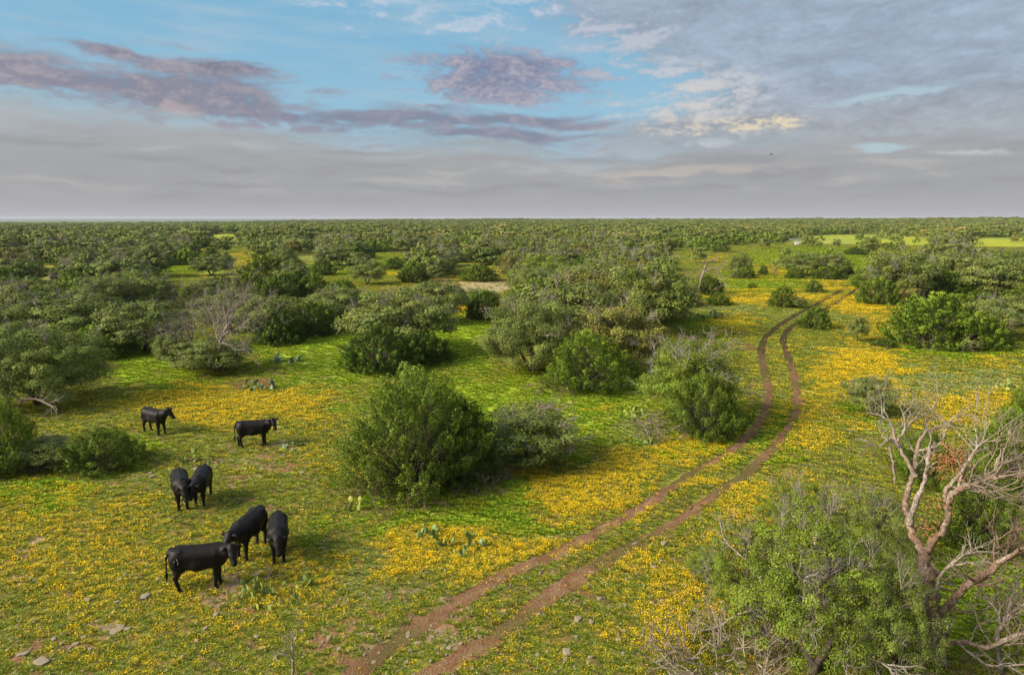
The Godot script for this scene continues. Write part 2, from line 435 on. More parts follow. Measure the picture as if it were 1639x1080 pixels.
func ground_color(x: float, z: float, r: float) -> Color:
	var w := nz.get_noise_2d(x * 0.3, z * 0.3)
	var w2 := nz.get_noise_2d(x * 0.3 + 70.0, z * 0.3)
	var q := 1.2 + r * 0.012
	var b := bio(x + w * q, z + w2 * q * 1.4)
	var f := nz.get_noise_2d(x * 1.9, z * 1.9) if r < 90.0 else nz.get_noise_2d(x * 0.12, z * 0.5)
	var g := nz.get_noise_2d(x * 0.55 + 9.0, z * 0.75)
	var c := Color(0.30, 0.315, 0.05).lerp(Color(0.20, 0.24, 0.04), clampf(0.5 + g, 0.0, 1.0))
	c = c.lerp(Color(0.35, 0.47, 0.035), b.g * clampf(0.85 + w * 0.5, 0.0, 1.0))
	c = c.lerp(Color(0.26, 0.33, 0.10), b.b * clampf(0.7 + g * 0.8, 0.0, 1.0))
	if r < 75.0:
		var soil := smoothstep(0.05, 0.4, f * 0.7 + g * 0.55) * (1.0 - b.g * 0.85) * smoothstep(75.0, 45.0, r) * 0.8
		c = c.lerp(Color(0.15, 0.09, 0.05), soil)
	var y := b.r * smoothstep(-0.5, 0.12, f * 0.45 + g * 0.5 + (b.r - 0.75) * 1.1)
	c = c.lerp(Color(0.68, 0.52, 0.016), y * lerpf(0.12, 0.85, smoothstep(22.0, 90.0, r)))
	var bare := smoothstep(0.25, 0.75, b.a + f * 0.3 + g * 0.25)
	var earth := Color(0.235, 0.125, 0.072).lerp(Color(0.30, 0.225, 0.15), clampf(0.35 + w2 * 1.2, 0.0, 1.0))
	if b.a > 0.9: earth = Color(0.17, 0.085, 0.055)
	if r > 90.0: earth = Color(0.42, 0.34, 0.22)
	c = c.lerp(earth, bare * 0.85)
	if r > 110.0:
		var sk := nz.get_noise_2d(x * 0.035 + 4.0, z * 0.16) + 0.5 * f
		c = c.lerp(Color(0.50, 0.45, 0.035), smoothstep(0.0, 0.6, sk) * 0.7 * smoothstep(110.0, 160.0, r) * (1.0 - bare))
		c = c.lerp(Color(0.19, 0.26, 0.06), smoothstep(-0.05, 0.5, -sk) * 0.7 * smoothstep(110.0, 160.0, r) * (1.0 - bare))
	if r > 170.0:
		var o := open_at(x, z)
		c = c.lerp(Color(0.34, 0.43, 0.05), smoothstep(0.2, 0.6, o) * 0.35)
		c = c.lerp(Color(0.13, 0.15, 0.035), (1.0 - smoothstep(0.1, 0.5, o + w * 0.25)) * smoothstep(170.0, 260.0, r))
	return c

func build_ground() -> void:
	var cols := PackedFloat32Array()
	var a := -180.0
	while a < -51.0:
		cols.push_back(a); a += 4.3
	a = -51.0
	while a <= 51.0:
		cols.push_back(a); a += 0.22
	a = 51.5
	while a < 179.0:
		cols.push_back(a); a += 4.3
	var rings := PackedFloat32Array([0.3, 4.0])
	var r := 8.5
	while r < 9500.0:
		rings.push_back(r)
		r *= 1.0065 if r < 170.0 else (1.012 if r < 500.0 else 1.03)
	var nc := cols.size()
	var nr := rings.size()
	var v := PackedVector3Array(); v.resize(nc * nr)
	var c := PackedColorArray(); c.resize(nc * nr)
	var sx := PackedFloat32Array(); var cx := PackedFloat32Array()
	for k in nc:
		sx.push_back(sin(deg_to_rad(cols[k]))); cx.push_back(-cos(deg_to_rad(cols[k])))
	for j in nr:
		r = rings[j]
		for k in nc:
			var x := sx[k] * r
			var z := cx[k] * r
			v[j * nc + k] = Vector3(x, height(x, z), z)
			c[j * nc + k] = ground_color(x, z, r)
	var ix := PackedInt32Array()
	ix.resize((nr - 1) * nc * 6)
	var p := 0
	for j in nr - 1:
		for k in nc:
			var k2 := (k + 1) % nc
			var q := j * nc
			ix[p] = q + k; ix[p + 1] = q + nc + k; ix[p + 2] = q + k2
			ix[p + 3] = q + k2; ix[p + 4] = q + nc + k; ix[p + 5] = q + nc + k2
			p += 6
	var st := SurfaceTool.new()
	var ar := []
	ar.resize(Mesh.ARRAY_MAX)
	ar[Mesh.ARRAY_VERTEX] = v; ar[Mesh.ARRAY_COLOR] = c; ar[Mesh.ARRAY_INDEX] = ix
	var am := ArrayMesh.new()
	am.add_surface_from_arrays(Mesh.PRIMITIVE_TRIANGLES, ar)
	st.create_from(am, 0)
	st.generate_normals()
	am = st.commit()
	am.surface_set_material(0, M.ground)
	var o := part("ground", am, self)
	tag(o, "rolling pasture ground under grass, flowers and woodland", "ground", "", "structure")

func build_track() -> void:
	var acc := Acc.new()
	for list in [RUT_L, RUT_R]:
		var side := 0.0 if list == RUT_L else 50.0
		var z := -15.95
		var first := true
		while z > -158.0:
			var m := rut_x(list, z)
			var r := sqrt(m.x * m.x + z * z)
			var step := 0.16 + r * 0.004
			var along := Vector3(m.y, 0, 1).normalized()
			var across := Vector3(along.z, 0, -along.x)
			var g := nz.get_noise_2d(z * 0.35 + side, 3.0)
			var base := acc.v.size()
			for k in 9:
				var t := k / 4.0 - 1.0
				var wd := 0.31 + 0.06 * g + 0.13 * nz.get_noise_2d(z * 1.3 + side, t * 2.0) + 0.045 * nz.get_noise_2d(z * 4.0 + side, t * 3.0)
				if r < 24.0: wd += 0.08
				var p := Vector3(m.x, 0, z) + across * (t * wd)
				p.y = height(p.x, p.z) + 0.012 + r * 0.0007 + 0.012 * t * t - (0.0 if absf(t) < 0.99 else 0.05)
				var f := nz.get_noise_2d(p.x * 2.2, p.z * 2.2)
				var col := Color(0.22, 0.12, 0.065).lerp(Color(0.29, 0.19, 0.12), clampf(0.4 + f * 0.8, 0.0, 1.0))
				col = col.lerp(Color(0.19, 0.10, 0.06), smoothstep(0.1, 0.55, nz.get_noise_2d(p.x * 0.9 + 7.0, p.z * 0.9)) * 0.7)
				var grassy := smoothstep(0.15, 0.6, nz.get_noise_2d(z * 0.21 + side * 2.0, 1.0) + (0.3 if side > 0.0 else 0.0) * smoothstep(42.0, 30.0, r) + 0.3 * f + 0.1 * smoothstep(24.0, 19.0, r))
				col = col.lerp(Color(0.11, 0.115, 0.035), grassy * 0.7)
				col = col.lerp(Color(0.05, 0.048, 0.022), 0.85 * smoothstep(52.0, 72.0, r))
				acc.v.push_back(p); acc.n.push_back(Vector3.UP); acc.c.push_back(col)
			if not first:
				for k in 8:
					var q := base - 9 + k
					acc.i.append_array(PackedInt32Array([q, q + 9, q + 1, q + 1, q + 9, q + 10]))
			first = false
			z -= step
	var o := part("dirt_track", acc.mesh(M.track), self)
	tag(o, "pair of bare red earth wheel ruts curving away across the meadow", "track", "", "structure")

# ------------------------------------------------------------------ grass, flowers and herbs
func blade(acc: Acc, p: Vector3, d: Vector3, w: float, l: float, droop: float, c: Color) -> void:
	var s := Vector3(-d.z, 0, d.x).normalized() * w
	var up := Vector3.UP
	var mid := p + (up * 0.6 + d * 0.25).normalized() * l * 0.6
	var tip := mid + (up * (0.5 - droop) + d * (0.5 + droop)).normalized() * l * 0.5
	var nr := (up * 1.0 - d * 0.5 + Vector3(rnd(-0.3, 0.3), 0, rnd(-0.3, 0.3))).normalized()
	acc.kite(p, mid - s, tip, mid + s, nr, c)

func tuft_mesh(kind: int) -> ArrayMesh:
	var acc := Acc.new()
	if kind == 0 or kind == 2:          # grass: short, or taller and fine
		for k in 15 if kind == 0 else 20:
			var a := rng.randf() * TAU
			var d := Vector3(cos(a), 0, sin(a))
			var v := rnd(0.75, 1.2)
			var c := Color(0.95 * v, v, 0.8 * v)
			if rng.randf() < 0.14: c = Color(1.4, 1.15, 1.5)
			blade(acc, d * rnd(0.0, 0.10), d, rnd(0.005, 0.010), rnd(0.035, 0.075) if kind == 0 else rnd(0.05, 0.12), rnd(0.2, 0.7), c)
	elif kind == 1:                      # low herb with yellow flower heads
		for k in 12:
			var a := rng.randf() * TAU
			var d := Vector3(cos(a), 0, sin(a))
			var v := rnd(0.7, 1.25)
			blade(acc, d * rnd(0.0, 0.10), d, rnd(0.006, 0.011), rnd(0.05, 0.09), rnd(0.1, 0.5), Color(0.25 * v, 0.27 * v, 0.03 * v))
		for k in 16:
			var a := rng.randf() * TAU
			var q := sqrt(rng.randf()) * 0.14
			var p := Vector3(cos(a) * q, rnd(0.05, 0.10), sin(a) * q)
			var nr := (Vector3.UP + rvec() * 0.6).normalized()
			var s := nr.cross(rvec()).normalized() * rnd(0.009, 0.017)
			var t := nr.cross(s)
			var v := rnd(0.75, 1.15)
			acc.kite(p - s, p - t, p + s, p + t, nr, Color(0.76 * v, (0.55 + rnd(-0.12, 0.07)) * v, 0.014))
	elif kind == 3:                      # small-leaved greyish herb
		for k in 20:
			var a := rng.randf() * TAU
			var d := Vector3(cos(a), 0, sin(a))
			var v := rnd(0.7, 1.25)
			blade(acc, d * rnd(0.0, 0.09), d, rnd(0.007, 0.013), rnd(0.03, 0.075), rnd(0.2, 0.7), Color(v, v, v))
	return acc.mesh(M.herb)

func build_meadow() -> void:
	var buf: Array[PackedFloat32Array] = [PackedFloat32Array(), PackedFloat32Array(), PackedFloat32Array(), PackedFloat32Array(), PackedFloat32Array()]
	for n in 760000:
		var r := 15.0 * exp(rng.randf() * 3.2)
		var az := rnd(-0.72, 0.72)
		var x := sin(az) * r
		var z := -cos(az) * r
		if r > 160.0 and open_at(x, z) < 0.25: continue
		var w := nz.get_noise_2d(x * 0.3, z * 0.3)
		var w2 := nz.get_noise_2d(x * 0.3 + 70.0, z * 0.3)
		var q := 1.2 + r * 0.012
		var b := bio(x + w * q, z + w2 * q * 1.4)
		if r > 110.0: b.r = clampf(b.r * 0.8 + 0.7 * nz.get_noise_2d(x * 0.035 + 4.0, z * 0.16), 0.0, 1.0)
		var f := nz.get_noise_2d(x * 1.9, z * 1.9)
		var g := nz.get_noise_2d(x * 0.55 + 9.0, z * 0.75)
		var bare := smoothstep(0.3, 0.8, b.a + f * 0.3 + g * 0.25)
		var rd := rut_dist(x, z)
		if rng.randf() < bare * 0.85: continue
		if rd < 0.33 + 0.14 * w + 0.08 * f and rng.randf() < (0.94 if r > 27.0 else 0.82): continue
		if f * 0.7 + g * 0.55 > 0.16 and rng.randf() < 0.75 * (1.0 - b.g) and r < 60.0: continue
		if rng.randf() < (0.42 + 0.32 * b.g) * (1.0 - b.r * 0.7): continue
		var kind := 0
		var c := Color(0.345, 0.375, 0.045).lerp(Color(0.22, 0.285, 0.035), rng.randf())
		var hf := nz.get_noise_2d(x * 3.4 + 31.0, z * 3.4)
		var patch := f * 0.45 + g * 0.35 + hf * 0.6 * smoothstep(70.0, 30.0, r) + (b.r - 0.8) * 1.0
		if rng.randf() < (b.r * smoothstep(-0.36, 0.36, patch) * 0.72 + 0.05 * (1.0 - b.g)):
			kind = 1
			var v := rnd(0.8, 1.12)
			c = Color(v, v * rnd(0.9, 1.05), v)
		elif rng.randf() < b.g * 0.9:
			kind = 2
			c = Color(0.31, 0.47, 0.03).lerp(Color(0.43, 0.50, 0.045), clampf(0.5 + g + rnd(-0.3, 0.3), 0.0, 1.0))
		elif rng.randf() < b.b * 0.75 or rng.randf() < 0.08:
			kind = 3
			c = Color(0.27, 0.35, 0.09).lerp(Color(0.35, 0.39, 0.16), rng.randf())
		elif rng.randf() < 0.08:
			c = Color(0.36, 0.29, 0.14)                     # dry straw
		elif rng.randf() < 0.05:
			c = Color(0.15, 0.09, 0.06)
		var s := rnd(0.62, 1.15) * pow(r / 22.0, 0.78)
		var sy := s * pow(r / 22.0, -0.38) * rnd(0.8, 1.2)
		var a := rng.randf() * TAU
		buf[kind].append_array(PackedFloat32Array([cos(a) * s, 0, sin(a) * s, x, 0, sy, 0, height(x, z) - 0.01, -sin(a) * s, 0, cos(a) * s, z, c.r, c.g, c.b, 1.0]))
	for n in 9000:                                            # pebbles
		var r := 15.0 * exp(rng.randf() * 1.25)
		var az := rnd(-0.72, 0.5)
		var x := sin(az) * r
		var z := -cos(az) * r
		var b := bio(x, z)
		if rng.randf() > 0.12 + b.a * 1.2 - b.g * 0.2: continue
		var s := rnd(0.02, 0.055) * (1.6 if rng.randf() < 0.1 else 1.0)
		var a := rng.randf() * TAU
		var v := rnd(0.75, 1.15)
		buf[4].append_array(PackedFloat32Array([cos(a) * s, 0, sin(a) * s, x, 0, s * 0.55, 0, height(x, z) + 0.01, -sin(a) * s * 1.4, 0, cos(a) * s * 1.4, z, v, v * 0.97, v * 0.92, 1.0]))
	var names := ["grass", "yellow_flowers", "tall_grass", "herbs", "pebbles"]
	var labels := ["short olive pasture grass spread over the whole meadow floor", "mat of low yellow and orange wildflowers covering the meadow in patches", "lush bright green grass filling the hollow between the trees", "silvery green broad-leaved herbs scattered among grass and flowers", "small pale pebbles strewn on stony and bare patches of the meadow"]
	var cats := ["grass", "wildflowers", "grass", "herbs", "pebbles"]
	for k in 5:
		var mm := MultiMesh.new()
		mm.transform_format = MultiMesh.TRANSFORM_3D
		mm.use_colors = true
		mm.mesh = tuft_mesh(k) if k < 4 else rock_mesh(1.0, 77, 5)
		mm.instance_count = buf[k].size() / 16
		mm.buffer = buf[k]
		var o := MultiMeshInstance3D.new()
		o.name = numbered(names[k])
		o.multimesh = mm
		add_child(o)
		tag(o, labels[k], cats[k], "", "stuff")
# ------------------------------------------------------------------ trees
func tube(acc: Acc, pts: PackedVector3Array, rad: PackedFloat32Array, sides: int, col: Color) -> void:
	var nP := pts.size()
	if nP < 2: return
	var base := acc.v.size()
	var ref := Vector3(0.37, 0.21, 0.9)
	for k in nP:
		var t := (pts[mini(k + 1, nP - 1)] - pts[maxi(k - 1, 0)]).normalized()
		var a := t.cross(ref)
		if a.length() < 0.05: a = t.cross(Vector3(0.9, 0.1, 0.2))
		a = a.normalized()
		var b := t.cross(a)
		ref = a.cross(t)
		for s in sides:
			var an := TAU * s / sides
			var d := a * cos(an) + b * sin(an)
			acc.v.push_back(pts[k] + d * rad[k]); acc.n.push_back(d); acc.c.push_back(col)
	for k in nP - 1:
		for s in sides:
			var s2 := (s + 1) % sides
			var q := base + k * sides
			acc.i.push_back(q + s); acc.i.push_back(q + sides + s); acc.i.push_back(q + s2)
			acc.i.push_back(q + s2); acc.i.push_back(q + sides + s); acc.i.push_back(q + sides + s2)

func crooked(a: Vector3, b: Vector3, ra: float, rb: float, wob: float, acc: Acc, sides: int, col: Color, segs := 0) -> PackedVector3Array:
	# a bent limb from a to b; returns its points
	var l := a.distance_to(b)
	var nS := segs if segs > 0 else clampi(int(l / 0.35), 2, 8)
	var pts := PackedVector3Array()
	var rad := PackedFloat32Array()
	var o := Vector3.ZERO
	for k in nS + 1:
		var t := float(k) / nS
		if k > 0 and k < nS: o = o * 0.55 + rvec() * wob * l / sqrt(nS) * 0.6
		if k == nS: o = Vector3.ZERO
		pts.push_back(a.lerp(b, t) + o * sin(PI * t) )
		rad.push_back(lerpf(ra, rb, t))
	tube(acc, pts, rad, sides, col)
	return pts

func twigs(acc: Acc, p: Vector3, d: Vector3, l: float, r: float, depth: int, col: Color, spread := 0.75) -> void:
	# bare crooked twigs
	var e := p + (d + rvec() * 0.25).normalized() * l
	var pts := crooked(p, e, r, r * 0.55, 0.16, acc, 4 if r > 0.012 else 3, col, 3)
	if depth <= 0: return
	var nk := 2 + int(rng.randf() * 2.0)
	for k in nk:
		var from := pts[1 + int(rng.randf() * 2.99)] if k > 0 else e
		var nd := (d + rvec() * spread + Vector3(0, 0.12, 0)).normalized()
		twigs(acc, from, nd, l * rnd(0.55, 0.85), r * 0.62, depth - 1, col, spread)

# a spreading live oak: limbs grow from the fork to leaf clumps spread over the crown. Returns [wood, crown, dead twigs]
func oak_meshes(sd: int, R: float, H: float, clumps: int, per: int, leaf: float, cr: float, two: bool, bare_share: float, low := 0.3, wood_sides := 5, deadlen := 0.5) -> Array:
	rng.seed = sd
	var wood := Acc.new()
	var crown := Acc.new()
	var dead := Acc.new()
	var f := FastNoiseLite.new()
	f.seed = sd; f.frequency = 0.8
	var cy := H * (0.42 + low * 0.25)
	var up := H - cy - cr * 0.45
	var dn := cy - H * low * 0.55
	var tg: Array[Vector3] = []
	for k in clumps:
		var best := Vector3.ZERO
		var bd := -1.0
		for q in 7:
			var d := rvec()
			if d.y < -0.75: d.y = -d.y
			d = d.normalized()
			var lump := 1.0 + 0.5 * f.get_noise_3dv(d * 1.9)
			var fr := lump * (sqrt(rnd(0.5, 1.0)) if k % 4 else rnd(0.35, 0.75))
			var c := Vector3(d.x * (R - cr * 0.7) * fr, cy + d.y * (up if d.y > 0 else dn) * fr, d.z * (R - cr * 0.7) * fr)
			var md := 1e9
			for o in tg: md = minf(md, (o - c).length())
			if md > bd:
				bd = md; best = c
		tg.push_back(best)
	tg.sort_custom(func(a, b): return Vector2(a.x, a.z).length() + a.y * 0.4 < Vector2(b.x, b.z).length() + b.y * 0.4)
	# trunks
	var np: Array[Vector3] = []
	var par: Array[int] = []
	var stems := 1 + sd % 3
	for s in stems:
		var a := TAU * (s + 0.4 * rng.randf()) / stems
		var out := Vector3(cos(a), 0, sin(a)) * (0.07 if stems == 1 else 0.16) * R
		np.push_back(Vector3(0, -0.15, 0)); par.push_back(-1)
		var steps := 4
		for k in range(1, steps + 1):
			var t := float(k) / steps
			np.push_back(out * 1.45 * t + Vector3(rnd(-0.1, 0.1), t * cy * 0.62, rnd(-0.1, 0.1)))
			par.push_back(np.size() - 2)
	var ends: Array[int] = []
	for t in tg:
		var bi := 0
		var bs := 1e9
		for k in np.size():
			var q := np[k]
			var s := q.distance_to(t) + maxf(0.0, q.y - t.y) * 0.7 + maxf(0.0, Vector2(q.x, q.z).length() - Vector2(t.x, t.z).length()) * 1.5
			if q.y < cy * 0.3: s += 1.2
			if s < bs: bs = s; bi = k
		var l := np[bi].distance_to(t)
		var nS := clampi(int(l / 0.55), 1, 5)
		var from := np[bi]
		var pi := bi
		for k in range(1, nS + 1):
			var u := float(k) / nS
			var p := from.lerp(t, u) + (rvec() * 0.13 * l * (1.0 - u)) + Vector3(0, -0.10 * l * sin(PI * u) + 0.05 * l, 0) * (1.0 if k < nS else 0.0)
			np.push_back(p); par.push_back(pi)
			pi = np.size() - 1
		ends.push_back(pi)
	var wt := PackedFloat32Array(); wt.resize(np.size()); wt.fill(0.0)
	for e in ends:
		var k := e
		while k >= 0:
			wt[k] += 1.0
			k = par[k]
	var tip := 0.011 + 0.0016 * R
	for k in np.size():
		if par[k] < 0: continue
		var ra := tip * pow(maxf(wt[par[k]], 1.0), 0.5)
		var rb := tip * pow(maxf(wt[k], 1.0), 0.5)
		if par[par[k]] < 0: ra *= 1.35
		tube(wood, PackedVector3Array([np[par[k]], np[k]]), PackedFloat32Array([minf(ra, rb * 1.5), rb]), wood_sides if rb > 0.04 else 3, Color(1, 1, 1) * rnd(0.85, 1.15))
	# leaves, clump by clump
	var mid := Vector3(0, cy - 0.3 * H, 0)
	for e in ends:
		var p := np[e]
		var outw := ((p - mid) / Vector3(R, H * 0.6, R)).normalized()
		var tint := rnd(0.8, 1.22)
		var warm := rnd(-0.10, 0.14)
		if rng.randf() < bare_share:
			for q in 3:
				twigs(dead, p - outw * 0.2, (outw + rvec() * 0.6).normalized(), deadlen * rnd(0.7, 1.2), 0.018 + 0.003 * R, 3, Color(1, 1, 1) * rnd(0.75, 1.25))
			if rng.randf() < 0.6: continue
		var n := int(per * rnd(0.65, 1.35))
		var rx := cr * rnd(0.75, 1.25)
		var ry := rx * rnd(0.5, 0.75)
		for q in n:
			var d := rvec()
			if d.y < -0.2 and rng.randf() < 0.6: d.y = -d.y
			var rr := sqrt(rnd(0.15, 1.0))
			var lp := p + Vector3(d.x * rx, d.y * ry, d.z * rx) * rr
			var nr := (d * 0.75 + outw * 0.35 + Vector3(0, 0.25, 0) + rvec() * 0.6).normalized()
			var ax := nr.cross(rvec()).normalized()
			var bx := nr.cross(ax)
			var l := leaf * rnd(0.6, 1.35)
			var v := tint * (rnd(0.68, 1.36) if leaf < 0.15 else rnd(0.82, 1.2))
			var col := Color((0.112 + warm * 0.12) * v, (0.142 + warm * 0.05) * v, 0.028 * v)
			if two: crown.kite(lp - ax * l, lp + bx * l * 0.45, lp + ax * l, lp - bx * l * 0.45, nr, col)
			else: crown.tri(lp - ax * l, lp + ax * l * 0.75 + bx * l * 0.65, lp + ax * l * 0.6 - bx * l * 0.75, nr, col)
	return [wood, crown, dead]

# a shaggy juniper: upright plumes from the ground up
func juniper_meshes(sd: int, R: float, H: float, plumes: int, per: int, leaf: float, two: bool, conic := 0.5, fine := 1.0) -> Array:
	rng.seed = sd
	var wood := Acc.new()
	var crown := Acc.new()
	var f := FastNoiseLite.new()
	f.seed = sd; f.frequency = 0.7
	var stems: Array[Vector3] = []
	for k in 3 + sd % 3:
		var a := rng.randf() * TAU
		stems.push_back(Vector3(cos(a), 0, sin(a)) * rnd(0.02, 0.3) * R)
	var pl: Array[Vector3] = []
	for k in plumes:
		var best := Vector3.ZERO
		var bd := -1.0
		for q in 6:
			var y := pow(rng.randf(), 1.15)
			var a := rng.randf() * TAU
			var prof := pow(1.0 - pow(y, 1.7 + conic), 0.5 + 0.25 * conic) * (0.86 + 0.14 * smoothstep(0.0, 0.16, y))
			var lump := 1.0 + (0.62 if plumes < 300 else 0.95) * f.get_noise_3d(cos(a) * 2.0, y * 3.0, sin(a) * 2.0)
			var rr := R * prof * lump * sqrt(rnd(0.45, 1.0))
			var c := Vector3(cos(a) * rr, y * H * (0.84 + 0.2 * lump * (1.0 - conic * 0.3)) * 0.86 + 0.12, sin(a) * rr)
			var md := 1e9
			for o in pl: md = minf(md, (o - c).length())
			if md > bd:
				bd = md; best = c
		pl.push_back(best)
	for k in pl.size():
		var p := pl[k]
		var out := Vector3(p.x, 0, p.z) / R
		var d := (out * 0.75 + Vector3(0, 0.62 + 0.25 * p.y / H, 0) + rvec() * 0.32).normalized()
		var pl_l := rnd(0.75, 1.25) * minf(0.30 * R + 0.25, 1.15) * fine
		var w := pl_l * rnd(0.24, 0.36)
		var tint := rnd(0.62, 1.3)
		var warm := rnd(-0.08, 0.16)
		var s := stems[k % stems.size()]
		if k % 2 == 0:
			var knee := Vector3(lerpf(s.x, p.x, 0.45), p.y * 0.5, lerpf(s.z, p.z, 0.45)) + rvec() * 0.1
			tube(wood, PackedVector3Array([s * 0.7 + Vector3(0, -0.1, 0), knee, p]), PackedFloat32Array([0.028 + 0.012 * R, 0.02 + 0.005 * R, 0.008]), 4, Color(1, 1, 1) * rnd(0.8, 1.25))
		var n := int(per * rnd(0.75, 1.25))
		for q in n:
			var t := pow(rng.randf(), 0.8)
			var rd := w * pow(sin(PI * clampf(0.12 + 0.86 * t, 0.0, 1.0)), 0.7)
			var side := (rvec() - d * 0.0)
			side = (side - d * side.dot(d)).normalized()
			var lp := p + d * (t - 0.35) * pl_l + side * rd * sqrt(rnd(0.3, 1.0))
			var ld := (d * 0.62 + side * 0.75 + Vector3(0, 0.18, 0) + rvec() * 0.4).normalized()
			var nr := (side * 0.75 + Vector3(0, 0.35, 0) + rvec() * 0.45 + out * 0.3).normalized()
			var bx := ld.cross(nr).normalized()
			var l := leaf * rnd(0.65, 1.4)
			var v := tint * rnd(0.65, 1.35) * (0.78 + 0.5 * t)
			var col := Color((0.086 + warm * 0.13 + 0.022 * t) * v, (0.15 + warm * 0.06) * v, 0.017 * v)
			if rng.randf() < 0.02: col = Color(0.2, 0.13, 0.07)
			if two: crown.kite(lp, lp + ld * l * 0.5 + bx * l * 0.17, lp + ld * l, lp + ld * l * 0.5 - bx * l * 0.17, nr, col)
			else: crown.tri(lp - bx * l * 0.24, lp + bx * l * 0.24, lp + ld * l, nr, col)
	return [wood, crown, Acc.new()]

var oak_kit := []        # [meshes, R, H]
var jun_kit := []
var oak_far := []
var jun_far := []

func kit(parts: Array, R: float, H: float, dead_mat: Material) -> Array:
	return [[parts[0].mesh(M.bark), parts[1].mesh(M.oak[0]), parts[2].mesh(dead_mat) if parts[2].v.size() else null], R, H]

func plant(k: Array, called: String, label: String, category: String, group: String, at: Vector3, R: float, H: float, turn: float, mat: Material) -> Node3D:
	var o := thing(called, label, category, Vector3(at.x, height(at.x, at.z, false) - 0.03, at.z), turn, group)
	var sc := Vector3(R / k[1], H / k[2], R / k[1])
	var xf := Transform3D(Basis.from_scale(sc), Vector3.ZERO)
	part("crown", k[0][1], o, mat, xf)
	part("trunk", k[0][0], o, null, xf)
	if k[0][2]: part("dead_twigs", k[0][2], o, null, xf).set_meta("kind", "stuff")
	return o

const TINT_OAK := ["olive", "grey-green", "bright", "brownish"]
const TINT_JUN := ["green", "dark", "bright"]

